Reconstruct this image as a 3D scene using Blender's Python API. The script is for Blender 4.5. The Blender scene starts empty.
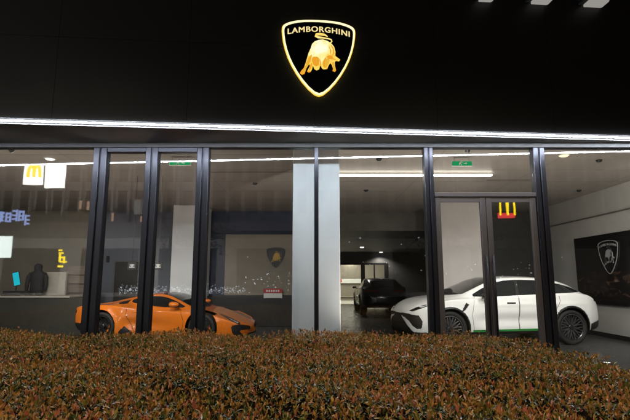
import bpy, math, random
import numpy as np
from mathutils import Vector, Matrix
random.seed(7); rng = np.random.default_rng(11)
R = math.radians
scene = bpy.context.scene
COL = scene.collection

# ------------------------------------------------------------------ camera
TILT, FPX, EYE = R(8.75), 455.0, 1.58
cam_d = bpy.data.cameras.new('camera'); cam = bpy.data.objects.new('camera', cam_d); COL.objects.link(cam)
cam.location = (0, 0, EYE); cam.rotation_euler = (R(90) + TILT, 0, 0)
cam_d.sensor_width = 36; cam_d.lens = 36 * FPX / 630; cam_d.clip_start = .05; cam_d.clip_end = 600
scene.camera = cam

# ------------------------------------------------------------------ night sky, moonlight, exposure
world = bpy.data.worlds.new('World'); scene.world = world; world.use_nodes = True
wn = world.node_tree.nodes; wl = world.node_tree.links
bg = wn['Background']
sky = wn.new('ShaderNodeTexSky'); sky.sky_type = 'NISHITA'; sky.sun_disc = False
sky.sun_elevation = R(-4); sky.sun_rotation = R(200)
wl.new(sky.outputs[0], bg.inputs[0]); bg.inputs[1].default_value = 0.10
sun_d = bpy.data.lights.new('moon', 'SUN'); sun = bpy.data.objects.new('moon', sun_d); COL.objects.link(sun)
sun_d.energy = 0.012; sun_d.angle = R(.5); sun_d.color = (1, .95, .88); sun.rotation_euler = (R(42), 0, R(-20))
scene.view_settings.view_transform = 'Standard'; scene.view_settings.look = 'None'
scene.view_settings.gamma = 1; scene.view_settings.use_curve_mapping = False
scene.view_settings.exposure = 0
scene.cycles.use_denoising = True
scene.cycles.max_bounces = 10; scene.cycles.transparent_max_bounces = 24
scene.cycles.caustics_reflective = False; scene.cycles.caustics_refractive = False
scene.cycles.sample_clamp_indirect = 6

# ------------------------------------------------------------------ measured places: a pixel of the photo -> a point in the place
def ray(px, py):
    u = (px - 315) / FPX; v = (210 - py) / FPX
    return u, math.cos(TILT) - v * math.sin(TILT), math.sin(TILT) + v * math.cos(TILT)
def atY(px, py, Y):
    d = ray(px, py); k = Y / d[1]; return Vector((d[0] * k, Y, EYE + d[2] * k))
def atZ(px, py, Z):
    d = ray(px, py); k = (Z - EYE) / d[2]; return Vector((d[0] * k, d[1] * k, Z))
def atX(px, py, X):
    d = ray(px, py); k = X / d[0]; return Vector((X, d[1] * k, EYE + d[2] * k))
GY, FLOOR, CEIL, WALLX, BACK = 7.0, 0.10, 3.94, 7.6, 15.6
def street(px, py, Yv):          # what the glass mirrors stands across the street
    p = atY(px, py, Yv); return Vector((p.x, 2 * GY - Yv, p.z))

# ------------------------------------------------------------------ materials
def mat(name, col, rough=.6, metal=0, coat=0, spec=.5, emit=None, es=0, noise=0, nscale=8, bump=0, bscale=40, rvar=0):
    m = bpy.data.materials.new(name); m.use_nodes = True
    n = m.node_tree.nodes; l = m.node_tree.links; b = n['Principled BSDF']
    b.inputs['Base Color'].default_value = (*col, 1); b.inputs['Roughness'].default_value = rough
    b.inputs['Metallic'].default_value = metal; b.inputs['Coat Weight'].default_value = coat
    b.inputs['Coat Roughness'].default_value = .04; b.inputs['Specular IOR Level'].default_value = spec
    if emit: b.inputs['Emission Color'].default_value = (*emit, 1); b.inputs['Emission Strength'].default_value = es
    if noise or bump or rvar:
        tc = n.new('ShaderNodeTexCoord')
    if noise or rvar:
        t = n.new('ShaderNodeTexNoise'); t.inputs['Scale'].default_value = nscale; t.inputs['Detail'].default_value = 6
        l.new(tc.outputs['Object'], t.inputs['Vector'])
    if noise:
        r = n.new('ShaderNodeValToRGB')
        r.color_ramp.elements[0].position = .3; r.color_ramp.elements[1].position = .7
        r.color_ramp.elements[0].color = (*[c * (1 - noise) for c in col], 1)
        r.color_ramp.elements[1].color = (*[min(1, c * (1 + noise)) for c in col], 1)
        l.new(t.outputs[0], r.inputs[0]); l.new(r.outputs[0], b.inputs['Base Color'])
    if rvar:
        mr = n.new('ShaderNodeMapRange'); mr.inputs[3].default_value = max(0, rough - rvar); mr.inputs[4].default_value = min(1, rough + rvar)
        l.new(t.outputs[0], mr.inputs[0]); l.new(mr.outputs[0], b.inputs['Roughness'])
    if bump:
        t2 = n.new('ShaderNodeTexNoise'); t2.inputs['Scale'].default_value = bscale; t2.inputs['Detail'].default_value = 4
        l.new(tc.outputs['Object'], t2.inputs['Vector'])
        bp = n.new('ShaderNodeBump'); bp.inputs['Strength'].default_value = bump; bp.inputs['Distance'].default_value = .01
        l.new(t2.outputs[0], bp.inputs['Height']); l.new(bp.outputs[0], b.inputs['Normal'])
    return m
def emat(name, col, s):
    m = bpy.data.materials.new(name); m.use_nodes = True
    n = m.node_tree.nodes; n.clear()
    e = n.new('ShaderNodeEmission'); e.inputs[0].default_value = (*col, 1); e.inputs[1].default_value = s
    o = n.new('ShaderNodeOutputMaterial'); m.node_tree.links.new(e.outputs[0], o.inputs[0]); return m
def glass_mat(name, tint, f0):
    m = bpy.data.materials.new(name); m.use_nodes = True
    n = m.node_tree.nodes; l = m.node_tree.links; n.clear()
    lw = n.new('ShaderNodeLayerWeight'); lw.inputs[0].default_value = .5
    p = n.new('ShaderNodeMath'); p.operation = 'POWER'; p.inputs[1].default_value = 5
    q = n.new('ShaderNodeMath'); q.operation = 'MULTIPLY_ADD'; q.inputs[1].default_value = 1 - f0; q.inputs[2].default_value = f0
    tr = n.new('ShaderNodeBsdfTransparent'); tr.inputs[0].default_value = (*tint, 1)
    gl = n.new('ShaderNodeBsdfGlossy'); gl.inputs['Roughness'].default_value = .018
    mx = n.new('ShaderNodeMixShader'); o = n.new('ShaderNodeOutputMaterial')
    l.new(lw.outputs['Facing'], p.inputs[0]); l.new(p.outputs[0], q.inputs[0]); l.new(q.outputs[0], mx.inputs[0])
    l.new(tr.outputs[0], mx.inputs[1]); l.new(gl.outputs[0], mx.inputs[2]); l.new(mx.outputs[0], o.inputs[0])
    # faint grime and water marks in the gloss
    tc = n.new('ShaderNodeTexCoord'); t = n.new('ShaderNodeTexNoise'); t.inputs['Scale'].default_value = 1.3
    bp = n.new('ShaderNodeBump'); bp.inputs['Strength'].default_value = .012; bp.inputs['Distance'].default_value = .05
    l.new(tc.outputs['Object'], t.inputs['Vector']); l.new(t.outputs[0], bp.inputs['Height']); l.new(bp.outputs[0], gl.inputs['Normal'])
    return m
def tile_mat(name, c1, c2, mortar, scale, rough, bw=1.0, rh=1.0, off=0.0, msize=.006):
    m = mat(name, c1, rough); n = m.node_tree.nodes; l = m.node_tree.links; b = n['Principled BSDF']
    tc = n.new('ShaderNodeTexCoord'); br = n.new('ShaderNodeTexBrick')
    br.offset = off; br.inputs['Scale'].default_value = scale; br.inputs['Color1'].default_value = (*c1, 1)
    br.inputs['Color2'].default_value = (*c2, 1); br.inputs['Mortar'].default_value = (*mortar, 1)
    br.inputs['Mortar Size'].default_value = msize; br.inputs['Brick Width'].default_value = bw; br.inputs['Row Height'].default_value = rh
    l.new(tc.outputs['Object'], br.inputs['Vector']); l.new(br.outputs[0], b.inputs['Base Color'])
    t = n.new('ShaderNodeTexNoise'); t.inputs['Scale'].default_value = 3; t.inputs['Detail'].default_value = 6
    mr = n.new('ShaderNodeMapRange'); mr.inputs[3].default_value = rough - .08; mr.inputs[4].default_value = rough + .12
    l.new(tc.outputs['Object'], t.inputs['Vector']); l.new(t.outputs[0], mr.inputs[0]); l.new(mr.outputs[0], b.inputs['Roughness'])
    return m

M = dict(
    fascia=mat('fascia_black', (.013, .0125, .0125), .5, rvar=.1, nscale=2, noise=.12),
    soffit=mat('soffit_grey', (.13, .122, .118), .5, noise=.1, nscale=3),
    frame=mat('anodised_dark', (.045, .047, .058), .35, metal=.75, rvar=.08, nscale=14),
    doorframe=mat('door_anodised', (.17, .15, .145), .42, metal=.55, rvar=.08, nscale=14),
    steel=mat('brushed_steel', (.45, .45, .46), .3, metal=1),
    ceiling=mat('ceiling_paint', (.36, .325, .29), .42, noise=.06, nscale=2),
    wall=mat('wall_paint', (.44, .425, .40), .7, noise=.05, nscale=2),
    wallblue=mat('wall_blue_grey', (.045, .058, .105), .6, noise=.15, nscale=1.5),
    hallpaint=mat('hall_paint', (.12, .112, .10), .5, noise=.2, nscale=2),
    walldark=mat('wall_dark', (.032, .031, .029), .55, noise=.2, nscale=2),
    partition=mat('partition_beige', (.23, .20, .155), .6, noise=.06, nscale=3),
    column=mat('column_white', (.80, .82, .84), .5, noise=.04, nscale=2),
    columnpink=mat('column_warm', (.60, .56, .54), .55, noise=.04, nscale=2),
    colblue=mat('wall_light_grey_blue', (.14, .15, .185), .6, noise=.06, nscale=2),
    floor=tile_mat('floor_tile', (.05, .05, .05), (.058, .057, .056), (.02, .02, .02), 1, .22, .8, .8),
    paving=tile_mat('paving', (.075, .072, .07), (.09, .087, .083), (.03, .03, .03), 1, .5, .6, .3, .5, .01),
    asphalt=mat('asphalt', (.05, .05, .05), .75, noise=.25, nscale=30, bump=.4, bscale=120),
    soil=mat('soil', (.03, .022, .015), .9, noise=.3),
    black=mat('black_satin', (.012, .012, .012), .4),
    blackgloss=mat('black_gloss', (.008, .008, .009), .08, coat=.5),
    rubber=mat('tyre_rubber', (.009, .009, .009), .75, bump=.2, bscale=60),
    orange=mat('orange_paint', (.68, .165, .012), .26, coat=1),
    white=mat('white_paint', (.80, .80, .79), .3, coat=1),
    darkpaint=mat('black_paint', (.018, .017, .017), .28, coat=1),
    carglass=mat('tinted_car_glass', (.012, .014, .015), .04, spec=.6),
    cargrille=mat('grille_black', (.008, .008, .008), .55, bump=.6, bscale=90),
    seam=mat('shut_line', (.01, .01, .01), .9, spec=.1),
    rimblack=mat('rim_black', (.03, .03, .032), .25, metal=.6),
    rimedge=mat('rim_machined', (.22, .22, .23), .28, metal=.9),
    disc=mat('brake_disc', (.10, .10, .105), .35, metal=.8),
    caliper=mat('caliper_orange', (.75, .18, .01), .35),
    caliperk=mat('caliper_black', (.02, .02, .02), .35),
    green=mat('green_trim', (.02, .33, .05), .4),
    lamp=mat('headlamp_white', (.75, .75, .78), .15, coat=1),
    tail=mat('tail_lamp_red', (.12, .006, .006), .15, coat=1),
    stem=mat('hedge_twig', (.014, .010, .006), 1, spec=0, noise=.4, nscale=30),
    jacket=mat('jacket_dark', (.02, .019, .021), .8, bump=.5, bscale=25),
    counter=mat('counter_beige', (.38, .35, .30), .5, noise=.08),
    counterdark=mat('counter_dark', (.040, .037, .028), .45, noise=.15, nscale=4),
    wood=mat('light_wood', (.42, .30, .17), .5, noise=.15, nscale=5),
    slat=mat('slat_brown', (.14, .11, .085), .5, noise=.1),
    poster=mat('poster_black', (.014, .013, .013), .16, noise=.2, nscale=2),
    silver=mat('silver_print', (.36, .36, .36), .35, metal=.2),
    badge=mat('badge_black', (.012, .011, .01), .3),
    gold=mat('badge_gold', (.38, .22, .05), .4, metal=.5),
    red=mat('sign_red', (.45, .02, .02), .4),
    paper=mat('card_white', (.65, .65, .62), .6),
    concrete=mat('across_concrete', (.34, .33, .32), .7, noise=.12, nscale=.4),
    bark=mat('bark', (.05, .04, .03), .9, noise=.3),
    glass=glass_mat('shop_glass', (.93, .95, .95), .05),
    led=emat('led_white', (.84, .90, 1.0), 250),
    ledwarm=emat('led_warm', (1.0, .90, .78), 14),
    fill=emat('fill_warm', (1.0, .88, .74), 26),
    lens=emat('lamp_lens', (1.0, .95, .88), .30),
    downl=emat('downlight_lens', (1.0, .95, .88), 2.2),
    downw=emat('downlight_amber', (1.0, .72, .35), 2.6),
    signwhite=emat('sign_cream', (1.0, .86, .48), 1.35),
    signtext=emat('sign_text', (1.0, .80, .36), .95),
    bullc=emat('bull_yellow', (1.0, .70, .14), 1.0),
    bullw=emat('bull_cream', (1.0, .90, .58), 1.25),
    bullg=emat('bull_gold', (1.0, .56, .055), .82),
    bullo=emat('bull_amber', (1.0, .42, .03), .86),
    halo=emat('sign_halo', (1.0, .62, .06), 1.1),
    exitg=emat('exit_green', (.03, .75, .24), .42),
    cyan=emat('screen_cyan', (.02, .65, .80), .8),
    screen=emat('screen_white', (.9, 1.0, .95), 12),
    board=emat('board_white', (1, .98, .90), 16),
    yellow=emat('sign_yellow', (1, .70, .0), 14),
    redem=emat('sign_red_light', (1, .05, .05), 8),
    blueled=emat('led_text_blue', (.40, .52, 1), 7),
    bulb=emat('fairy_bulb', (.85, .92, 1), 9),
    winwarm=emat('window_warm', (1, .62, .40), 3.0),
    windim=emat('window_dim', (1, .8, .6), .05),
    roomlit=emat('room_ceiling_panel', (1, .93, .78), 5.5),
)

# ------------------------------------------------------------------ mesh helpers
class MB:
    def __init__(s): s.v = []; s.f = []; s.m = []
    def add(s, vs, fs, mi=0, tf=None):
        o = len(s.v)
        s.v += [tuple(tf @ Vector(p)) if tf is not None else tuple(p) for p in vs]
        s.f += [tuple(o + i for i in f) for f in fs]; s.m += [mi] * len(fs); return s
    def box(s, x0, x1, y0, y1, z0, z1, mi=0, tf=None):
        vs = [(x0, y0, z0), (x1, y0, z0), (x1, y1, z0), (x0, y1, z0), (x0, y0, z1), (x1, y0, z1), (x1, y1, z1), (x0, y1, z1)]
        return s.add(vs, [(3, 2, 1, 0), (4, 5, 6, 7), (0, 1, 5, 4), (1, 2, 6, 5), (2, 3, 7, 6), (3, 0, 4, 7)], mi, tf)
    def bbox(s, x0, x1, y0, y1, z0, z1, b=.01, mi=0, tf=None):     # box with chamfered edges
        xs = (x0, x0 + b, x1 - b, x1); ys = (y0, y0 + b, y1 - b, y1); zs = (z0, z0 + b, z1 - b, z1)
        vs = []; idx = {}
        for i in range(4):
            for j in range(4):
                for k in range(4):
                    ex = (i in (0, 3)) + (j in (0, 3)) + (k in (0, 3))
                    if ex == 1: idx[i, j, k] = len(vs); vs.append((xs[i], ys[j], zs[k]))
        fs = []
        q = lambda *a: fs.append(tuple(idx[t] for t in a))
        q((1, 1, 0), (1, 2, 0), (2, 2, 0), (2, 1, 0)); q((1, 1, 3), (2, 1, 3), (2, 2, 3), (1, 2, 3))
        q((1, 0, 1), (2, 0, 1), (2, 0, 2), (1, 0, 2)); q((1, 3, 1), (1, 3, 2), (2, 3, 2), (2, 3, 1))
        q((0, 1, 1), (0, 1, 2), (0, 2, 2), (0, 2, 1)); q((3, 1, 1), (3, 2, 1), (3, 2, 2), (3, 1, 2))
        for a, A in ((1, 0), (2, 3)):
            for c, C_ in ((1, 0), (2, 3)):
                q((1, A, c), (2, A, c), (2, a, C_), (1, a, C_)); q((A, 1, c), (A, 2, c), (a, 2, C_), (a, 1, C_)); q((A, c, 1), (A, c, 2), (a, C_, 2), (a, C_, 1))
                for e, E_ in ((1, 0), (2, 3)): q((A, c, e), (a, C_, e), (a, c, E_))
        return s.add(vs, fs, mi, tf)
    def prism(s, pts, d0, d1, mi=0, tf=None):                       # polygon in x,z pulled along y
        n = len(pts); vs = [(p[0], d0, p[1]) for p in pts] + [(p[0], d1, p[1]) for p in pts]
        fs = [tuple(range(n)), tuple(range(2 * n - 1, n - 1, -1))] + [(i, i + n, (i + 1) % n + n, (i + 1) % n) for i in range(n)]
        return s.add(vs, fs, mi, tf)
    def ring(s, outer, inner, d0, d1, mi=0, tf=None):               # closed band between two outlines in x,z
        n = len(outer); vs = []
        for d in (d0, d1): vs += [(p[0], d, p[1]) for p in outer] + [(p[0], d, p[1]) for p in inner]
        fs = []
        for i in range(n):
            j = (i + 1) % n
            fs += [(i, j, n + j, n + i), (2 * n + i, 3 * n + i, 3 * n + j, 2 * n + j), (i, 2 * n + i, 2 * n + j, j), (n + i, n + j, 3 * n + j, 3 * n + i)]
        return s.add(vs, fs, mi, tf)
    def tube(s, pts, r, seg=8, mi=0, tf=None, caps=True):
        pts = [Vector(p) for p in pts]; rr = r if isinstance(r, (list, tuple)) else [r] * len(pts)
        vs = []; fs = []
        for i, p in enumerate(pts):
            t = (pts[min(i + 1, len(pts) - 1)] - pts[max(i - 1, 0)]).normalized()
            a = t.orthogonal().normalized() if i == 0 else (a - t * a.dot(t)).normalized()
            b = t.cross(a)
            for k in range(seg):
                w = 2 * math.pi * k / seg; vs.append(p + (a * math.cos(w) + b * math.sin(w)) * rr[i])
        for i in range(len(pts) - 1):
            for k in range(seg):
                k2 = (k + 1) % seg; fs.append((i * seg + k, i * seg + k2, (i + 1) * seg + k2, (i + 1) * seg + k))
        if caps: fs += [tuple(range(seg - 1, -1, -1)), tuple(range((len(pts) - 1) * seg, len(pts) * seg))]
        return s.add(vs, fs, mi, tf)
    def lathe(s, prof, seg=32, axis='z', mi=0, tf=None, closed=False):   # prof: (radius, height)
        vs = []; fs = []; n = len(prof)
        for k in range(seg):
            w = 2 * math.pi * k / seg; c, d = math.cos(w), math.sin(w)
            for r, h in prof: vs.append((r * c, r * d, h) if axis == 'z' else (r * c, h, r * d))
        for k in range(seg):
            k2 = (k + 1) % seg
            for i in range(n if closed else n - 1):
                j = (i + 1) % n; fs.append((k * n + i, k2 * n + i, k2 * n + j, k * n + j))
        return s.add(vs, fs, mi, tf)
    def build(s, name, mats, parent=None, smooth=False, loc=None):
        me = bpy.data.meshes.new(name); me.from_pydata(s.v, [], s.f); me.validate()
        for m in (mats if isinstance(mats, (list, tuple)) else [mats]): me.materials.append(m)
        if len(me.polygons) == len(s.m): me.polygons.foreach_set('material_index', s.m)
        if smooth: me.polygons.foreach_set('use_smooth', [True] * len(me.polygons))
        bmo = bpy.data.objects.new(name, me); COL.objects.link(bmo)
        import bmesh
        bm = bmesh.new(); bm.from_mesh(me); bmesh.ops.recalc_face_normals(bm, faces=bm.faces); bm.to_mesh(me); bm.free()
        if parent: bmo.parent = parent
        if loc: bmo.location = loc
        return bmo
def tag(o, label=None, cat=None, group=None, kind=None):
    if label: o['label'] = label
    if cat: o['category'] = cat
    if group: o['group'] = group
    if kind: o['kind'] = kind
    return o
def thing(name, label, cat, loc=(0, 0, 0), rz=0, group=None):
    o = bpy.data.objects.new(name, None); COL.objects.link(o); o.empty_display_size = .1
    o.location = loc; o.rotation_euler = (0, 0, rz); return tag(o, label, cat, group)
def struct(o, label=None): o['kind'] = 'structure'; (label and o.__setitem__('label', label)); return o
def spot(loc, energy, aim=None, size=R(100), blend=.6, rad=.05, col=(1, .93, .84)):
    d = bpy.data.lights.new('lamp_light', 'SPOT'); d.energy = energy; d.spot_size = size; d.spot_blend = blend; d.shadow_soft_size = rad; d.color = col
    o = bpy.data.objects.new('lamp_light', d); COL.objects.link(o); o.location = loc
    v = Vector(aim) - Vector(loc) if aim else Vector((0, 0, -1)); o.rotation_euler = v.to_track_quat('-Z', 'Y').to_euler(); return o
def text_mesh(body, size=1.0, extrude=.0, bold=0.0):
    c = bpy.data.curves.new('t', 'FONT'); c.body = body; c.size = size; c.extrude = extrude; c.offset = bold; c.align_x = 'CENTER'
    c.resolution_u = 4; c.space_character = 1.12
    o = bpy.data.objects.new('t', c); COL.objects.link(o)
    dg = bpy.context.evaluated_depsgraph_get(); me = o.evaluated_get(dg).to_mesh()
    vs = [tuple(v.co) for v in me.vertices]; fs = [tuple(p.vertices) for p in me.polygons]
    o.evaluated_get(dg).to_mesh_clear(); bpy.data.objects.remove(o); bpy.data.curves.remove(c)
    return vs, fs

# ================================================================== SETTING
b = MB().box(-80, 80, -80, 80, -.5, -.02); struct(b.build('ground', M['asphalt']))
b = MB().box(-16, 16, -4.5, GY - .06, -.3, 0.0); struct(b.build('pavement', M['paving']))
b = MB().box(-13, WALLX + .2, GY - .06, 34, -.3, FLOOR); struct(b.build('floor', M['floor']))
b = MB().box(-13, WALLX + .2, GY + .10, BACK + .3, CEIL, CEIL + .2)
struct(b.build('ceiling', M['ceiling']))
b = MB().box(WALLX, WALLX + .2, GY + .1, BACK + .3, FLOOR, CEIL)
struct(b.build('wall_right', M['wall']))
b = MB().box(WALLX - .018, WALLX - .001, GY + .1, BACK, FLOOR, FLOOR + .12); struct(b.build('skirting', M['black']))
b = MB().box(WALLX - .03, WALLX - .001, GY + .1, BACK, 3.27, 3.30); struct(b.build('wall_rail', M['soffit']))
b = MB().box(-13.2, -13, GY + .1, BACK + .3, FLOOR, CEIL); struct(b.build('wall_left', M['wall']))
# back wall with the opening to the rear hall (x .55 .. 5)
b = MB().box(.3, 3.9, BACK, BACK + .2, 3.25, CEIL); struct(b.build('wall_beam', M['hallpaint']))
b = MB().box(3.9, WALLX, BACK, BACK + .2, FLOOR, CEIL)
struct(b.build('wall_back', M['walldark']))
b = MB().box(-4.6, .3, BACK, BACK + .2, FLOOR, CEIL); struct(b.build('wall_back_blue', M['wallblue']))
b = MB().box(-7.4, -4.6, BACK + .01, BACK + .2, FLOOR, CEIL); struct(b.build('wall_back_grey', M['colblue']))
b = MB().box(-13, -7.4, BACK, BACK + .2, FLOOR, CEIL); struct(b.build('wall_back_beige', M['partition']))
# rear hall
b = MB().box(-3.2, 9, BACK + .2, 34, 3.25, 3.35); struct(b.build('hall_ceiling', M['hallpaint']))
b = MB().box(-3.3, -3.2, BACK + .2, 34, FLOOR, 3.35).box(9, 9.1, BACK + .2, 34, FLOOR, 3.35); struct(b.build('hall_wall', M['hallpaint']))
HY = 28.0
zt = atY(360, 263, HY).z; xl = -1.0; xr = atY(388, 280, HY).x
b = MB().box(xr, 9, HY, HY + .15, FLOOR, 3.25).box(-3.2, xr, HY, HY + .15, zt, 3.25)
struct(b.build('hall_end_wall', M['soffit']))
b = MB().box(-3.2, 9, 33.8, 34, FLOOR, 3.25); struct(b.build('lounge_wall', M['partition']))
b = MB().box(-3.2, 9, HY + .1, 33.8, FLOOR + .004, FLOOR + .01); struct(b.build('lounge_floor', M['counter']))
# columns
cy = 7.75
cx0, cx1 = atY(292.5, 240, cy).x, atY(340, 240, cy).x
b = MB().bbox(cx0, cx1, cy, cy + .8, FLOOR, CEIL, .012)
for k in (.42, .47, .52, .545): 
    x = cx0 + (cx1 - cx0) * k
    b.box(x - .004, x + .004, cy - .004, cy + .01, FLOOR, CEIL)
struct(b.build('column', M['column']))
c = 13.6; b = MB().bbox(atY(440, 240, c).x, atY(483.5, 240, c).x, c, c + 1, FLOOR, CEIL, .01); struct(b.build('column', M['columnpink']))
c = 14.3; b = MB().bbox(atY(172, 240, c).x, atY(204, 240, c).x, c, c + .9, FLOOR, CEIL, .01); struct(b.build('column', M['column']))

# ================================================================== CANOPY with the LED line
FA = math.atan(.085); FY0 = 6.236
can = thing('canopy', 'black canopy fascia over the glass front with a white light strip', 'canopy', (0, FY0, 0), FA)
b = MB().box(-10, 6.8, 0, .12, 3.745, 9.5); b.build('fascia', M['fascia'], can)
b = MB()
for x in np.arange(-9, 6.5, 1.8): b.box(x - .002, x + .002, -.0015, -.0002, 3.765, 9.5)
for z in (4.95, 6.15): b.box(-10, 6.8, -.0018, -.0004, z - .002, z + .002)
b.build('panel_joint', M['seam'], can)
ci = (Matrix.Translation((0, FY0, 0)) @ Matrix.Rotation(FA, 4, 'Z')).inverted()
def bk(x, z): return tuple(ci @ Vector((x, GY - .055, z)))
b = MB().add([(-10, .034, 3.722), (6.6, .034, 3.722), bk(6.6, 3.722), bk(-10, 3.722), (-10, .034, 3.743), (6.6, .034, 3.743), bk(6.6, 3.743), bk(-10, 3.743)],
             [(3, 2, 1, 0), (4, 5, 6, 7), (0, 1, 5, 4), (1, 2, 6, 5), (2, 3, 7, 6), (3, 0, 4, 7)])
so = b.build('soffit', M['soffit'], can)
st = MB().box(-10, 6.8, -.006, .006, 3.701, 3.715).build('light_strip', M['led'], can)
MB().box(-10, 6.8, .015, .03, 3.716, 3.743).build('strip_trim', M['seam'], can)
MB().box(-10, 5.4, .14, .155, 3.709, 3.7215).build('soffit_bead', M['steel'], can)
def F(x, z, d=0):   # point on the fascia at world x
    y = FY0 + .085 * x; return Vector((x, y - d, z))
def on_fascia(px, py):
    d = ray(px, py); k = FY0 / (d[1] - .085 * d[0]); return Vector((d[0] * k, d[1] * k, EYE + d[2] * k))

def smooth_poly(P, it=2):
    for _ in range(it):
        Q = []
        for i in range(len(P)):
            a, c = P[i], P[(i + 1) % len(P)]
            Q += [(a[0] * .8 + c[0] * .2, a[1] * .8 + c[1] * .2), (a[0] * .2 + c[0] * .8, a[1] * .2 + c[1] * .8)]
        P = Q
    return P
# ------------------------------------------------------------------ shield artwork (x right, z up; one unit = the shield's width)
SH = [(0, .535), (.10, .533), (.20, .527), (.30, .513), (.385, .490), (.44, .468), (.475, .445), (.493, .415), (.497, .37), (.492, .30), (.478, .20), (.452, .09), (.415, -.02), (.365, -.13),
      (.30, -.245), (.225, -.355), (.14, -.455), (.06, -.525)]
SH = SH + [(0, -.548)] + [(-x, z) for x, z in SH[:0:-1]]
def inset(k): return [(x * (1 - k * 1.05), -.0 + z * (1 - k)) for x, z in SH]
BULL = [(285, 95), (320, 105), (350, 125), (370, 150), (380, 190), (378, 222), (415, 250), (405, 262), (386, 258), (374, 266), (376, 305), (383, 335), (375, 346), (357, 339), (362, 322), (352, 290), (340, 277),
        (327, 300), (318, 325), (290, 329), (278, 320), (270, 298), (262, 312), (258, 330), (240, 339), (224, 331), (216, 312), (212, 302), (206, 330), (196, 352), (181, 359), (169, 350), (178, 334), (190, 308), (186, 292),
        (167, 312), (160, 340), (150, 370), (131, 378), (117, 366), (125, 350), (145, 325), (160, 280), (170, 240), (180, 205), (195, 170), (205, 135), (225, 113), (255, 100)]
TAIL = [(342, 120), (354, 105), (350, 92), (328, 85), (290, 80), (250, 77), (230, 68), (236, 56), (262, 51), (300, 56), (322, 68)]
PATCH_G = [[(345, 130), (368, 155), (378, 195), (374, 240), (350, 262), (335, 240), (345, 200), (335, 160)], [(180, 240), (205, 215), (200, 260), (180, 300), (162, 330), (150, 365), (128, 372), (150, 325), (165, 280)],
           [(300, 245), (340, 250), (322, 298), (312, 318), (292, 320), (280, 280)], [(352, 272), (370, 270), (372, 305), (378, 338), (362, 336)], [(222, 285), (258, 285), (252, 328), (238, 334), (226, 325)]]
PATCH_L = [[(345, 135), (362, 165), (366, 200), (350, 232)], [(330, 150), (345, 185), (340, 215)], [(318, 228), (300, 250), (296, 290), (300, 318)], [(200, 228), (188, 262), (168, 300)], [(262, 252), (268, 285), (262, 315)], [(330, 250), (360, 246), (385, 256)]]
PATCH_W = [[(215, 132), (255, 112), (300, 110), (332, 128), (328, 190), (322, 220), (300, 244), (268, 246), (254, 232), (225, 226), (198, 228), (192, 210), (207, 165)], [(345, 246), (385, 252), (380, 258), (345, 256)]]
PATCH_O = [[(208, 238), (250, 236), (262, 262), (256, 300), (236, 312), (214, 300), (202, 262)], [(316, 225), (345, 218), (365, 235), (340, 250), (318, 246)], [(288, 262), (302, 262), (300, 300), (288, 300)], [(196, 288), (207, 290), (200, 325), (188, 345), (182, 340)]]
def art(p):    # zoomed-photo pixel -> shield units
    X = 285 + p[0] / 7.633; Y = 28 + p[1] / 7.636; return ((X - 318.6) / 71.5, (58.4 - Y) / 71.5)
def bull_print():
    m = bpy.data.materials.new('bull_print'); m.use_nodes = True; n = m.node_tree.nodes; l = m.node_tree.links; n.clear()
    tc = n.new('ShaderNodeTexCoord'); mp = n.new('ShaderNodeMapping'); c = art((262, 165))
    mp.inputs['Location'].default_value = (-c[0] * BW, 0, -c[1] * BW); mp.inputs['Scale'].default_value = (1, 0, 1); l.new(tc.outputs['Object'], mp.inputs[0])
    ln = n.new('ShaderNodeVectorMath'); ln.operation = 'LENGTH'; l.new(mp.outputs[0], ln.inputs[0])
    nz = n.new('ShaderNodeTexNoise'); nz.inputs['Scale'].default_value = 11; nz.inputs['Detail'].default_value = 3; l.new(tc.outputs['Object'], nz.inputs[0])
    a = n.new('ShaderNodeMath'); a.operation = 'MULTIPLY_ADD'; a.inputs[1].default_value = 1 / (.36 * BW); l.new(ln.outputs['Value'], a.inputs[0])
    b_ = n.new('ShaderNodeMath'); b_.operation = 'MULTIPLY_ADD'; b_.inputs[1].default_value = .9; b_.inputs[2].default_value = -.45; l.new(nz.outputs[0], b_.inputs[0]); l.new(b_.outputs[0], a.inputs[2])
    cr = n.new('ShaderNodeValToRGB'); e = cr.color_ramp; e.elements[0].position = .12; e.elements[0].color = (1.0, .93, .66, 1); e.elements[1].position = 1; e.elements[1].color = (.85, .34, .02, 1)
    for p_, c_ in ((.42, (1, .80, .28, 1)), (.66, (.98, .55, .06, 1)), (.85, (1, .68, .14, 1))): q_ = e.elements.new(p_); q_.color = c_
    l.new(a.outputs[0], cr.inputs[0]); em = n.new('ShaderNodeEmission'); em.inputs[1].default_value = 1.12; l.new(cr.outputs[0], em.inputs[0])
    o = n.new('ShaderNodeOutputMaterial'); l.new(em.outputs[0], o.inputs[0]); return m
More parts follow.
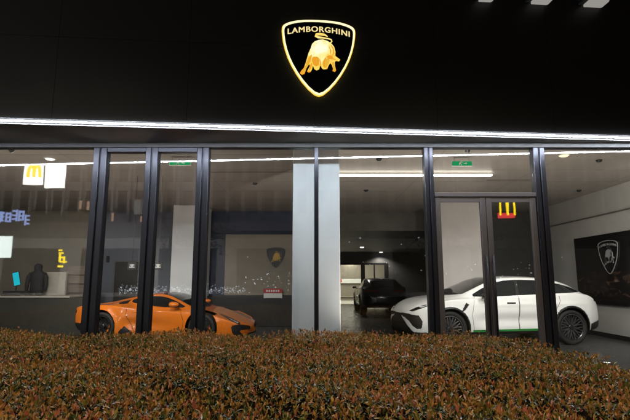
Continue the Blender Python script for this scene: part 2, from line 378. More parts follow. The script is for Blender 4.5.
def shield(name, label, cat, loc, rz, W, mats, depth=.05, tfx=Matrix.Identity(4), full=True, halo=None, group=None):
    t = thing(name, label, cat, loc, rz, group)
    S = Matrix.Scale(W, 4); q = 1 / W
    MB().prism(inset(.03), -depth * q * .8, -.012 * q, tf=S).build('backing', mats['back'], t)
    MB().ring(inset(0), inset(.044), -depth * q, -.012 * q, tf=S).build('border', mats['border'], t)
    if halo: MB().ring(inset(-.022), inset(.02), -.030 * q, -.010 * q, tf=S).build('glow_ring', halo, t)  # added emissive ring imitates the glow around the sign
    vs, fs = text_mesh('LAMBORGHINI', .118, .004, .0)
    xs = [v[0] for v in vs]; w = max(xs) - min(xs); k = .85 / w; cx = (max(xs) + min(xs)) / 2
    b = MB(); V = []
    for v in vs:
        x = (v[0] - cx) * k; h = v[1]
        h *= .95 + 0.0 * x
        V.append((x * (1 + .0), -depth * q * .8 - .004 * q - v[2] * .5, 0.366 + h - .30 * x * x + (h - .04) * (-.1) * 0))
    for dx_, dd in ((-.003, .0004), (.003, .0008)): b.add([(v[0] + dx_, v[1] + dd, v[2]) for v in V], fs, tf=S)
    b.add(V, fs, tf=S).build('lettering', mats['text'], t)
    d0 = -depth * q * .8 - .012 * q; d1 = -depth * q * .8 + .002 * q; e = .003 * q
    b = MB().prism([art(p) for p in BULL], d0, d1, 0, S)
    b.tube([(art(p)[0], (d0 + d1) / 2, art(p)[1]) for p in TAIL], [.009, .008, .008, .008, .009, .014, .012, .016, .018, .014, .005], 8, 1, S)
    for P in PATCH_G[1:4]: b.prism([art(p) for p in smooth_poly(P, 1)], d0 - e, d0 + e, 4, S)
    for P in PATCH_L: b.tube([(art(p)[0], d0 - e, art(p)[1]) for p in P], [.003] + [.008] * (len(P) - 2) + [.003], 6, 2, S)
    for P in PATCH_O: b.prism([art(p) for p in smooth_poly(P, 2)], d0 - 2 * e, d0 + e, 2, S)
    b.build('bull', mats['bull'], t)
    return t
sg = on_fascia(318.6, 58.4)
W = BW = (on_fascia(355, 58) - on_fascia(282.3, 58)).length; BP = bull_print()
shield('shield_sign', 'glowing yellow shield sign with a charging bull high on the black fascia', 'sign', sg, FA, W,
       dict(back=M['blackgloss'], border=M['signwhite'], text=M['signtext'], bull=[BP, BP, M['bullo'], BP, M['bullg']]), .06, halo=M['halo'])

# wall lamps at the top right
wl_lab = ['small white wall lamp high on the fascia, nearest the shield sign', 'middle white wall lamp of the three high on the fascia', 'white wall lamp high on the fascia, farthest right of the three']
for i, (xa, xb, yb) in enumerate(((478.5, 493, 1.7), (531, 549, 4.2), (583.5, 603, 7))):
    p = on_fascia(xa, yb); q = on_fascia(xb, yb); w = q.x - p.x
    t = thing('wall_lamp', wl_lab[i], 'lamp', p, FA, 'wall lamps along the fascia')
    b = MB().bbox(-.10, -.012, -.16, 0, .02, .5, .01); b.build('bracket', M['black'], t)
    prof = [(0, 0), (w - .05, .0), (w - .015, .012), (w, .05), (w, .46), (0, .46)]
    MB().prism(prof, -.15, -.002).build('diffuser', M['lens'], t)

# ================================================================== GLASS FRONT
front = thing('shop_front', 'dark framed full height glass front of the car showroom', 'shop front', (0, GY, 0))
TOP = 3.652
def mullion(x0, x1, ridge=True):
    b = MB(); w = x1 - x0
    if w < .1: b.bbox(x0, x1, -.05, .10, FLOOR, TOP - .001, .006)
    else:
        g = w * .12
        b.bbox(x0, x0 + w * .44, -.05, .10, FLOOR, TOP - .001, .008)
        b.bbox(x1 - w * .44, x1, -.05, .10, FLOOR, TOP - .001, .008)
        b.box(x0 + w * .43, x1 - w * .43, -.02, .08, FLOOR, TOP - .001)
    return b.build('mullion', M['frame'], front)
MX = [(-3.49, -3.28), (-2.67, -2.475), (-1.86, -1.67), (-.012, .055), (1.715, 1.86), (3.44, 3.62)]
MX = [(-5.42, -5.30), (-7.6, -7.48)] [::-1] + MX + [(5.55, 5.66), (7.5, 7.6)]
for a, c in MX: mullion(a, c)
MB().bbox(-7.6, 7.6, -.05, .10, TOP, TOP + .10, .004).build('head_rail', M['black'], front)
MB().bbox(-7.6, 1.72, -.045, .095, FLOOR, FLOOR + .08, .004).build('sill_rail', M['frame'], front)
MB().bbox(3.62, 7.6, -.045, .095, FLOOR, FLOOR + .08, .004).build('sill_rail', M['frame'], front)
MB().box(-7.6, 7.6, -.02, .08, TOP + .101, 9.0).build('head_panel', M['soffit'], front)
def pane(x0, x1, z0, z1, tilt=0, y=.02):
    b = MB().box(x0 - .0, x1 + .0, y, y + .012, z0, z1); return b.build('glass_pane', M['glass'], front)
for i in range(len(MX) - 1):
    x0, x1 = MX[i][1] + .001, MX[i + 1][0] - .001
    if abs(x0 - 1.861) < .01:
        MB().bbox(x0, x1, -.045, .095, 2.86, 2.93, .006).build('transom', M['doorframe'], front)
        pane(x0, x1, 2.935, TOP - .02); continue
    z1 = TOP - .002
    if abs(x0 + 3.279) < .01 or abs(x0 + 2.474) < .01:      # the two narrow lights with a deeper head
        MB().bbox(x0, x1, -.04, .09, TOP - .07, TOP - .003, .004).build('head_bar', M['frame'], front); z1 = TOP - .075
    pane(x0, x1, FLOOR + .082, z1)
# double door
mid = 2.655
def door(x0, x1, hx):
    o = bpy.data.objects.new('door', None)
    b = MB()
    z0, z1, s, t = FLOOR + .01, 2.855, .085, .075
    b.bbox(x0, x0 + s, -.03, .03, z0, z1, .006).bbox(x1 - s, x1, -.03, .03, z0, z1, .006)
    b.box(x0 + s, x1 - s, -.026, .026, z1 - t, z1 - .002).box(x0 + s, x1 - s, -.026, .026, z0, z0 + .16)
    d = b.build('door', M['doorframe'], front)
    g = MB().box(x0 + s, x1 - s, -.006, .006, z0 + .16, z1 - t).build('door_glass', M['glass'], d)
    h = MB(); h.tube([(hx, -.075, .75), (hx, -.075, 1.95)], .014, 10)
    for z in (.85, 1.85): h.tube([(hx, -.075, z), (hx, -.028, z)], .009, 8)
    h.build('handle', M['black'], d, True)
    return d
door(1.866, mid - .004, mid - .05); door(mid + .004, 3.434, mid + .05)

# ================================================================== CEILING FIXTURES
lp0, lp1 = atZ(332, 176, CEIL - .06), atZ(492, 176, CEIL - .06)
t = thing('linear_light', 'long warm white linear light under the showroom ceiling', 'ceiling light', (lp0.x, lp0.y, CEIL))
MB().box(0, lp1.x - lp0.x, -.05, .05, -.03, -.001).build('housing', M['paper'], t)
MB().box(.01, lp1.x - lp0.x - .01, -.045, .045, -.06, -.031).build('diffuser', M['ledwarm'], t)
t = thing('linear_light', 'linear cove light added unseen behind the glass head to brighten the ceiling', 'ceiling light', (0, GY + .22, CEIL))  # added out of sight to brighten the front of the ceiling
for xa, xb in ((-7.2, -1.5), (1.9, 7.2)):
    MB().box(xa, xb, -.06, .06, -.02, -.001).build('housing', M['paper'], t)
    MB().box(xa, xb, -.04, .04, -.05, -.021).build('diffuser', M['fill'], t)
def downlight(px, py, lens, label, energy, aim=None, size=R(95), r=.085):
    p = atZ(px, py, CEIL)
    t = thing('downlight', label, 'ceiling light', p, 0, 'round downlights in the showroom ceiling')
    MB().lathe([(r, -.0005), (r + .022, -.0005), (r + .022, -.010), (r, -.012), (r - .004, .0)], 28).build('trim_ring', M['paper'], t, True)
    MB().lathe([(0, -.034), (r * .7, -.030), (r * .98, -.014), (r * .98, -.001), (0, -.001)], 28).build('lens', lens, t)
    if energy: spot((p.x, p.y, CEIL - .06), energy, aim, size, rad=.05)
downlight(50, 158.5, M['downl'], 'small round downlight in the ceiling at the far left pane', 520, (-7.6, 12.6, .9), R(80))
downlight(564, 155, M['downw'], 'amber round downlight in the ceiling right of the glass door', 150, (5.5, 11, .5))
def detector(px, py, label):
    p = atZ(px, py, CEIL)
    t = tag(MB().lathe([(0, -.045), (.035, -.045), (.05, -.03), (.06, -.012), (.06, -.0005), (0, -.0005)], 20).build('smoke_detector', M['black'], None, True, p), label, 'smoke detector', 'dark round fittings on the ceiling')
detector(379, 158.5, 'dark round ceiling fitting just in front of the linear light')
detector(599, 160, 'dark round ceiling fitting beside the amber downlight')
detector(366, 190, 'dark ceiling fitting behind the linear light, seen right of the white column')
detector(579, 190, 'dark ceiling fitting by the right wall, nearest the poster')
detector(255, 183, 'dark round ceiling fitting left of the big white column')
# hidden-from-view row of spots added behind the canopy head to brighten the cars
def fill_spot(x, y, aim, en, label, size=R(70)):
    t = thing('fill_spot', label, 'spotlight', (x, y, CEIL), 0, 'added unseen spotlights behind the glass head')
    d = (Vector(aim) - Vector((x, y, CEIL - .12))).normalized()
    p0 = Vector((0, 0, -.10)); p1 = p0 + d * .13
    MB().tube([(0, 0, 0), (0, 0, -.1)], .012, 8).tube([p0 - d * .04, p1], .04, 14).build('housing', M['black'], t)
    MB().tube([p1 + d * .001, p1 + d * .004], .036, 14).build('lens', M['downl'], t)
    spot(Vector((x, y, CEIL)) + p1 + d * .03, en, aim, size, .7, .04)

# ------------------------------------------------------------------ ceiling joints
for px, py, x0, x1 in ((250, 172, -2.6, -.5), (520, 180, 4.1, 5.4)):
    p = atZ(px, py, CEIL)
    MB().box(x0, x1, p.y - .02, p.y + .02, CEIL - .006, CEIL - .0005).build('ceiling_joint', M['soffit'])['kind'] = 'structure'

b = MB()
for x in np.arange(-12, 7.5, 2.4): b.box(x - .003, x + .003, GY + .4, BACK, CEIL - .0016, CEIL - .0004)
for y in np.arange(8.4, 15.4, 1.2): b.box(-12.9, WALLX - .05, y - .003, y + .003, CEIL - .0022, CEIL - .001)
struct(b.build('ceiling_seam', M['soffit']))
# ================================================================== EXIT SIGNS
def exit_sign(px, py, Y, label, w=.34, h=.14):
    p = atZ(px, py, 3.80)
    t = thing('exit_sign', label, 'exit sign', p, 0, 'green exit signs hanging from the ceiling')
    MB().bbox(-w / 2, w / 2, 0, .05, -h / 2, h / 2, .008).build('housing', M['paper'], t)
    b = MB().box(-w / 2 + .012, w / 2 - .012, -.006, -.0005, -h / 2 + .012, h / 2 - .012)
    b.build('lit_panel', M['exitg'], t)
    b = MB()
    b.prism([(-.06, -.04), (-.045, -.01), (-.03, -.01), (-.02, -.04), (-.01, -.04), (-.02, 0), (-.01, .025), (.005, .01), (.012, .018), (-.008, .04), (-.035, .03), (-.05, .005), (-.06, .01), (-.066, .002), (-.055, -.01), (-.07, -.04)], -.010, -.0065)
    b.tube([(-.004, -.009, .050), (-.004, -.0065, .050)], .011, 10)
    b.prism([(.03, .006), (.07, .006), (.07, .02), (.10, 0), (.07, -.02), (.07, -.006), (.03, -.006)], -.010, -.0065)
    b.build('pictogram', M['paper'], t)
    for x in (-w * .35, w * .35): MB().tube([(x, .02, h / 2), (x, .02, CEIL - p.z)], .006, 6).build('hanger', M['steel'], t)
exit_sign(180, 163, 9.4, 'green exit sign under the ceiling behind the narrow glass panes', .42, .10)
exit_sign(462, 163.5, 9.4, 'green exit sign under the ceiling above the glass door', .40, .11)

# ================================================================== CARS
def pchip(pts):
    xs = np.array([p[0] for p in pts], float); ys = np.array([p[1] for p in pts], float)
    h = np.diff(xs); d = np.diff(ys) / h; m = np.zeros_like(ys)
    for i in range(1, len(xs) - 1):
        if d[i - 1] * d[i] > 0:
            w1 = 2 * h[i] + h[i - 1]; w2 = h[i] + 2 * h[i - 1]; m[i] = (w1 + w2) / (w1 / d[i - 1] + w2 / d[i])
    m[0], m[-1] = d[0], d[-1]
    def f(x):
        x = np.clip(x, xs[0], xs[-1]); i = np.clip(np.searchsorted(xs, x) - 1, 0, len(h) - 1); t = (x - xs[i]) / h[i]
        return ((1 + 2 * t) * (1 - t) ** 2 * ys[i] + t * (1 - t) ** 2 * h[i] * m[i] + t * t * (3 - 2 * t) * ys[i + 1] + t * t * (t - 1) * h[i] * m[i + 1])
    return f
def in_poly(P, X, Z):
    r = np.zeros(X.shape, bool); n = len(P)
    for i in range(n):
        x1, z1 = P[i]; x2, z2 = P[(i + 1) % n]
        if z1 == z2: continue
        c = ((z1 > Z) != (z2 > Z)) & (X < (x2 - x1) * (Z - z1) / (z2 - z1) + x1); r ^= c
    return r
def seg_dist(P, X, Z, closed=True):
    best = np.full(X.shape, 9.0); bx = X.copy(); bz = Z.copy(); n = len(P)
    for i in range(n if closed else n - 1):
        x1, z1 = P[i]; x2, z2 = P[(i + 1) % n]; dx, dz = x2 - x1, z2 - z1; L2 = dx * dx + dz * dz + 1e-12
        t = np.clip(((X - x1) * dx + (Z - z1) * dz) / L2, 0, 1); qx, qz = x1 + t * dx, z1 + t * dz
        d = np.hypot(X - qx, Z - qz); k = d < best; best = np.where(k, d, best); bx = np.where(k, qx, bx); bz = np.where(k, qz, bz)
    return best, bx, bz
def smooth_poly(P, it=2):
    for _ in range(it):
        Q = []
        for i in range(len(P)):
            a, c = P[i], P[(i + 1) % len(P)]
            Q += [(a[0] * .8 + c[0] * .2, a[1] * .8 + c[1] * .2), (a[0] * .2 + c[0] * .8, a[1] * .2 + c[1] * .8)]
        P = Q
    return P
def circle(cx, cz, r, n=72): return [(cx + r * math.cos(2 * math.pi * k / n), cz + r * math.sin(2 * math.pi * k / n)) for k in range(n)]

def wheel(parent, x, y, S, side, mats):
    r, w = S['wheel_r'], S['wheel_w']; rr = r * S.get('rim_k', .76)
    o = side                                                        # outward direction along y
    tf = Matrix.Translation((x, y, r))
    # brake disc = the wheel part's own mesh
    b = MB().lathe([(.03, o * .0), (rr * .74, o * .0), (rr * .74, o * -.03), (.03, o * -.03)], 40, 'y', 0, tf, True)
    b.tube([(0, o * -.16, 0), (0, o * .03, 0)], .07, 16, 0, tf)
    wh = b.build('wheel', M['disc'], parent, False)
    t = w / 2; k = .018
    prof = [(rr, -t * .80), (rr + .02, -t * .93), (r - .05, -t), (r - .018, -t * .93), (r, -t * .74), (r, t * .74), (r - .018, t * .93), (r - .05, t), (rr + .02, t * .93), (rr, t * .80)]
    b = MB().lathe([(p[0], p[1]) for p in prof], 64, 'y', 0, tf)
    b.build('tyre', M['rubber'], wh, True)
    b = MB()
    b.lathe([(rr + .004, o * t * .86), (rr - .012, o * t * .90), (rr - .028, o * t * .80), (rr - .035, o * t * .4), (rr - .03, -o * t * .8), (rr + .004, -o * t * .85)], 64, 'y', 0, tf)
    n = S['spokes']
    for i in range(n):
        a0 = 2 * math.pi * i / n + .15
        for da, mi in ((-.5, 0), (.5, 1)):
            spread = da * 2 * math.pi / n * .62
            def P(rad, ang, yy): return (rad * math.cos(ang), o * yy, rad * math.sin(ang))
            for (ra, aa, rb, ab, wa, wb) in ((.05, a0, rr * .56, a0 + spread * .35, .022, .016), (rr * .56, a0 + spread * .35, rr - .02, a0 + spread, .016, .022)):
                ya = t * (.62 if ra < .1 else .72); yb = t * (.72 if rb < rr * .7 else .80)
                vs = []
                for (rad, ang, wd, yy) in ((ra, aa, wa, ya), (rb, ab, wb, yb)):
                    for s_, dep in ((-1, 0), (1, 0), (1, -.035), (-1, -.035)):
                        vs.append(P(rad, ang + s_ * wd / 2 / max(rad, .03) * .9, yy + dep))
                b.add(vs, [(0, 1, 5, 4), (1, 2, 6, 5), (2, 3, 7, 6), (3, 0, 4, 7), (0, 3, 2, 1), (4, 5, 6, 7)], 0 if S.get('rim_plain') else 1, tf)
    b.lathe([(0, o * t * .70), (.05, o * t * .68), (.065, o * t * .6), (.065, o * t * .3)], 24, 'y', 0, tf)
    b.lathe([(rr - .010, o * t * .905), (rr + .003, o * t * .90), (rr + .003, o * t * .87), (rr - .010, o * t * .875)], 64, 'y', 1, tf, True)
    b.build('rim', [M['rimblack'], S['rim_edge']], wh)
    b = MB()
    pts = [(rr * .68 * math.cos(a), o * .005, rr * .68 * math.sin(a)) for a in [(-.5 + .1 * i) + S.get('cal_a', 0) for i in range(11)]]
    b.tube(pts, .045, 8, 0, tf); b.build('brake_caliper', S['caliper'], wh, True)
    return wh

def car(S, name, label, loc, rz, step=.015, NU=170):
    L = S['L']; root = thing(name, label, 'car', loc, rz)
    top, belt, bot, wid, wr = (pchip(S[k]) for k in ('top', 'belt', 'bot', 'wid', 'wr'))
    e = .4; xa = S.get('x0', 0.0); xs = np.concatenate([np.arange(xa, xa + .12, .006), np.arange(xa + .12, L - .3, step), np.arange(L - .3, L - .06, .009), np.arange(L - .06, L, .0045), [L]])
    NX = len(xs); T, B, Z0, Wd, Wr = top(xs), belt(xs), bot(xs), wid(xs), wr(xs)
    B = np.minimum(B, T - .015)
    cr = S['crown'](xs) if 'crown' in S else np.full(NX, .06)
    # control polygon per station -> quadratic b-spline
    zero = np.zeros(NX); zw = Z0 + (B - Z0) * S.get('zwide', .52); cr = np.minimum(cr, (T - B) * .6)
    C = [(zero, Z0), (Wd * .80, Z0), (Wd * .95, Z0), (Wd * .985, Z0 + (zw - Z0) * .35), (Wd * 1.004, zw), (Wd * .997, zw + (B - zw) * .55), (Wd * .982, B - .014), (Wd * .972, B), (Wd * .968, B + .004), (Wd * .945, B + .016),
         (Wd * .955 + (Wr - Wd * .955) * .30, B + (T - cr - B) * .30), (Wd * .955 + (Wr - Wd * .955) * .72, B + (T - cr - B) * .74), (Wr, T - cr), (Wr * .90, T - cr * .55), (Wr * .55, T - cr * .10), (Wr * .2, T), (zero, T)]
    CY = np.stack([c[0] for c in C], 1); CZ = np.stack([c[1] for c in C], 1); K = CY.shape[1]
    # clamped quadratic B-spline
    nseg = K - 2; kn = np.concatenate([[0, 0, 0], np.arange(1, nseg), [nseg] * 3]).astype(float)
    # more samples on the visible flanks
    u = np.linspace(0, nseg, NU); 
    def basis(i, p, u):
        if p == 0: return ((kn[i] <= u) & (u < kn[i + 1])) * 1.0
        a = kn[i + p] - kn[i]; c = kn[i + p + 1] - kn[i + 1]
        return (0 if a == 0 else (u - kn[i]) / a * basis(i, p - 1, u)) + (0 if c == 0 else (kn[i + p + 1] - u) / c * basis(i + 1, p - 1, u))
    uu = np.minimum(u, nseg - 1e-9); Bs = np.stack([basis(i, 2, uu) for i in range(K)], 1)
    Y = CY @ Bs.T; Z = CZ @ Bs.T; X = np.repeat(xs[:, None], NU, 1)
    if 'sculpt' in S: Y = S['sculpt'](X, Y, Z)
    for cx in S['axles']:
        rr_ = np.hypot(X - cx, Z - S['wheel_r'] - .01) - S['arch_r']; Y = Y + .022 * np.exp(-np.clip(rr_, -.01, None) / .06) * (Y > .6) * np.clip((B[:, None] - Z) / .08, 0, 1)
    def normals(X, Y, Z):
        P = np.stack([X, Y, Z], 2); du = np.gradient(P, axis=0); dv = np.gradient(P, axis=1); n = np.cross(dv, du)
        n /= np.linalg.norm(n, axis=2, keepdims=True) + 1e-12; return n
    N = normals(X, Y, Z)
    sgn = np.sign(N[NX // 2, NU // 3, 1]) or 1; N *= sgn
    # slide grid nodes onto the outlines
    polys = [p for p in S['side_polys'].values()] + [circle(cx, S['wheel_r'] + .01, S['arch_r'] + k) for cx in S['axles'] for k in S.get('lips', (0,))]
    moved = np.zeros(X.shape, bool); cell = np.full(X.shape, step)
    side_ok = (np.abs(N[:, :, 1]) > .35)
    for P in polys:
        d, qx, qz = seg_dist(P, X, Z); k = (d < step * .55) & ~moved & side_ok
        dx, dz = qx - X, qz - Z; ny = np.where(np.abs(N[:, :, 1]) < .3, 1, N[:, :, 1])
        dy = np.clip(-(N[:, :, 0] * dx + N[:, :, 2] * dz) / ny, -.01, .01)
        X = np.where(k, qx, X); Z = np.where(k, qz, Z); Y = np.where(k, Y + dy, Y); moved |= k
    cX = (X[:-1, :-1] + X[1:, :-1] + X[:-1, 1:] + X[1:, 1:]) / 4; cY = (Y[:-1, :-1] + Y[1:, :-1] + Y[:-1, 1:] + Y[1:, 1:]) / 4; cZ = (Z[:-1, :-1] + Z[1:, :-1] + Z[:-1, 1:] + Z[1:, 1:]) / 4
    cN = N[:-1, :-1]
    reg = S['classify'](S, cX, cY, cZ, cN, L)
    for cx in S['axles']: reg[(np.hypot(cX - cx, cZ - S['wheel_r'] - .01) < S['arch_r']) & (cY > S.get('arch_y', .55)) & (cZ < belt(cX) + .05)] = 'gap'
    i, j = np.meshgrid(np.arange(NX - 1), np.arange(NU - 1), indexing='ij'); q = np.stack([i * NU + j, (i + 1) * NU + j, (i + 1) * NU + j + 1, i * NU + j + 1], 2)
    V = np.stack([X - L / 2, Y, Z], 2).reshape(-1, 3); Vn = N.reshape(-1, 3)
    def region_mesh(keys, pname, mats_, offs=0.0, sides=(1, -1), parent=root, single=False, cap=False):
        out = []
        for grp in ([sides] if single else [(s,) for s in sides]):
            vs = []; fs = []; ms = []
            for s in grp:
                for mi, key in enumerate(keys):
                    k = reg == key
                    if not k.any(): continue
                    Q = q[k]; ids, inv = np.unique(Q, return_inverse=True); inv = inv.reshape(Q.shape)
                    P = V[ids] + Vn[ids] * offs; P = P * np.array([1, s, 1]); o = len(vs)
                    vs += P.tolist(); ff = inv + o
                    fs += (ff if s == 1 else ff[:, ::-1]).tolist(); ms += [mi] * len(ff)
            if not fs: continue
            if cap:
                for st, rv in ((0, 1), (NX - 1, 0)):
                    ring_ = [V[st * NU + jj] for jj in range(NU)]; loop = ring_ + [p * np.array([1, -1, 1]) for p in ring_[-2:0:-1]]
                    o = len(vs); vs += [p.tolist() for p in loop]; fs.append(list(range(o, o + len(loop)))); ms.append(S.get('cap_mat', 0) if st else 0)
            me = bpy.data.meshes.new(pname); me.from_pydata(vs, [], fs)
            for m in mats_: me.materials.append(m)
            me.polygons.foreach_set('material_index', ms); me.polygons.foreach_set('use_smooth', [True] * len(fs))
            import bmesh
            bm = bmesh.new(); bm.from_mesh(me); bmesh.ops.remove_doubles(bm, verts=bm.verts, dist=.0004); bmesh.ops.recalc_face_normals(bm, faces=bm.faces); bm.to_mesh(me); bm.free()
            ob = bpy.data.objects.new(pname, me); COL.objects.link(ob); ob.parent = parent; out.append(ob)
        return out
    okm = (np.abs(N[:, :, 1]) > .3); gx, gy, gz = X[okm], Y[okm], Z[okm]
    def seam_line(par, P, s):
        pts = []
        for a in range(len(P)):
            p_, q_ = P[a], P[(a + 1) % len(P)]; n_ = max(2, int(math.hypot(q_[0] - p_[0], q_[1] - p_[1]) / .03))
            pts += [(p_[0] + (q_[0] - p_[0]) * k / n_, p_[1] + (q_[1] - p_[1]) * k / n_) for k in range(n_)]
        out = []; pts.append(pts[0])
        for x_, z_ in pts:
            if z_ > S['seam_top'] : out.append(None); continue
            d2 = (gx - x_) ** 2 + (gz - z_) ** 2; ii = np.argsort(d2)[:4]; w_ = 1 / (d2[ii] + 1e-5)
            out.append((x_ - L / 2, s * float((gy[ii] * w_).sum() / w_.sum()), z_))
        b = MB(); run = []
        for o_ in out + [None]:
            if o_ is None:
                if len(run) > 2: b.tube(run, .0048, 5)
                run = []
            else: run.append(o_)
        b.build('shut_line', M['seam'], par)['kind'] = 'thing'
    body = region_mesh(['body', 'seam', 'clad'], 'body', [S['paint'], M['seam'], M['black']], single=True, cap=True)[0]
    for d in region_mesh(['door'], 'door', [S['paint']]):
        s = 1 if sum(v.co.y for v in d.data.vertices) > 0 else -1
        hx, hy, hz = S['handle']; seam_line(d, S['side_polys']['door'], s)
        MB().bbox(hx - .11 - L / 2, hx + .11 - L / 2, s * hy - .012, s * hy + .012, hz - .016, hz + .016, .006).build('handle', S.get('handle_m', M['black']), d)
    for d in region_mesh(['reardoor'], 'rear_door', [S['paint']]):
        s = 1 if sum(v.co.y for v in d.data.vertices) > 0 else -1
        seam_line(d, S['side_polys']['reardoor'], s)
    region_mesh(['window'], 'side_window', [M['carglass']], -.006)
    region_mesh(['windshield'], 'windscreen', [M['carglass']], -.003, single=True)
    region_mesh(['rearglass'], 'rear_window', [M['carglass']], -.003, single=True)
    region_mesh(['headlight', 'drl'], 'headlight', [M['blackgloss'], M['lamp']], .001)
    region_mesh(['tail'], 'tail_light', [M['tail']], .001)
    region_mesh(['intake'], 'air_intake', [M['cargrille']], -.012)
    region_mesh(['scoop'], 'side_scoop', [M['cargrille']], -.012)
    region_mesh(['grille'], 'front_grille', [M['cargrille']], -.012, single=True)
    region_mesh(['vent'], 'fender_vent', [M['black']], -.006)
    region_mesh(['trim'], 'sill_trim', [S.get('trim', M['black'])], .001)
    # dark inner hull closes the arches and gaps
    b = MB(); n = 14; hull = []
    for kx in np.linspace(xa + .12, L - .18, n):
        w = min(float(wid(kx)) * .70, S.get('hull_w', .64)); zb = float(bot(kx)) + .02; zt_ = float(belt(kx)) - .05
        hull.append([(kx - L / 2, -w, zb), (kx - L / 2, w, zb), (kx - L / 2, w, zt_), (kx - L / 2, -w, zt_)])
    vs = [p for h_ in hull for p in h_]; fs = [(0, 1, 2, 3), tuple(range(4 * n - 4, 4 * n))]
    for a in range(n - 1):
        for k in range(4): fs.append((a * 4 + k, a * 4 + (k + 1) % 4, a * 4 + 4 + (k + 1) % 4, a * 4 + 4 + k))
    b.add(vs, fs).build('underbody', M['seam'], root)
    for cx in S['axles']:
        for s in (1, -1): wheel(root, cx - L / 2, s * (S['track'] - S['wheel_w'] / 2), S, s, None)
    mx, my, mz = S['mirror']
    for s in (1, -1):
        b = MB(); k = 10; vs = []; fs = []
        prof = [(-.10, .40), (-.085, .85), (-.03, 1.0), (.04, .92), (.10, .62), (.13, .2)]
        for (dx, sc) in prof:
            for a in range(k):
                w = 2 * math.pi * a / k; vs.append((mx - L / 2 + dx, s * (my + .10 * math.cos(w) * sc), mz + .065 * math.sin(w) * sc))
        for a in range(len(prof) - 1):
            for c_ in range(k): fs.append((a * k + c_, a * k + (c_ + 1) % k, a * k + k + (c_ + 1) % k, a * k + k + c_))
        fs += [tuple(range(k)), tuple(range(len(prof) * k - k, len(prof) * k))]
        b.add(vs, fs)
        mo = b.build('wing_mirror', S['mirror_paint'], root, True)
        MB().tube([(mx - L / 2 + .02, s * (my - .20), mz - .06), (mx - L / 2 + .02, s * (my - .04), mz - .03)], .02, 8).build('mirror_arm', M['black'], mo)
    return root

def outline_seam(reg, P, X, Z, w, ok):
    d, _, _ = seg_dist(P, X, Z); reg[(d < w) & ok & np.isin(reg, ['body', 'door', 'reardoor'])] = 'seam'

# ---- white SUV
def cls_suv(S, X, Y, Z, N, L):
    reg = np.full(X.shape, 'body', dtype='<U12'); sp = S['side_polys']; sideish = np.abs(N[:, :, 1]) > .35
    q = Y + (L - X)
    reg[Z < .335] = 'clad'
    reg[(X < .62) & (Z < .62) & (Z < .62 - .25 * (X - .0))] = 'clad'
    for cx in S['axles']:
        r = np.hypot(X - cx, Z - S['wheel_r'] - .01); reg[(r < S['arch_r'] + .04) & (Y > .6) & (Z < 1.0)] = 'clad'
    reg[in_poly(sp['door'], X, Z) & sideish & (reg == 'body')] = 'door'
    reg[in_poly(sp['reardoor'], X, Z) & sideish & (reg == 'body')] = 'reardoor'
    ok = sideish & (Z < 1.45)
    reg[in_poly(sp['window'], X, Z) & sideish] = 'window'
    dw, _, _ = seg_dist(sp['window'], X, Z); 
    reg[in_poly(sp['window'], X, Z) & sideish & ((np.abs(X - 2.42 - (Z - 1.1) * -.25) < .035))] = 'trim2'
    reg[reg == 'trim2'] = 'clad'
    ws = (X > 2.80 - .10 * (Y / .6) ** 2) & (X < 3.94 - .30 * (Y / .75) ** 2) & (N[:, :, 2] > .25) & (Y < .585 + (X - 2.80) * .12) & (Z > 1.1)
    reg[ws] = 'windshield'
    rg = (X < 1.05) & (X > .40) & (N[:, :, 2] > .2) & (Y < .50 + .05 * X) & (Z > 1.17); reg[rg] = 'rearglass'
    f = X > L - 1.0
    fr = f & in_poly(S['f_grille'], q, Z); reg[fr] = 'grille'
    fi = f & in_poly(S['f_intake'], q, Z); reg[fi] = 'intake'
    hl = f & in_poly(S['f_head'], q, Z); reg[hl] = 'headlight'
    reg[f & in_poly(S['f_drl'], q, Z)] = 'drl'
    reg[in_poly(sp['vent'], X, Z) & sideish] = 'vent'
    reg[(Z > .335) & (Z < .375) & (X > 1.66) & (X < 3.58) & sideish & (Y > .7)] = 'trim'
    reg[(X < .44) & (Z > .985) & (Z < 1.045) & (Y > .25)] = 'tail'
    return reg
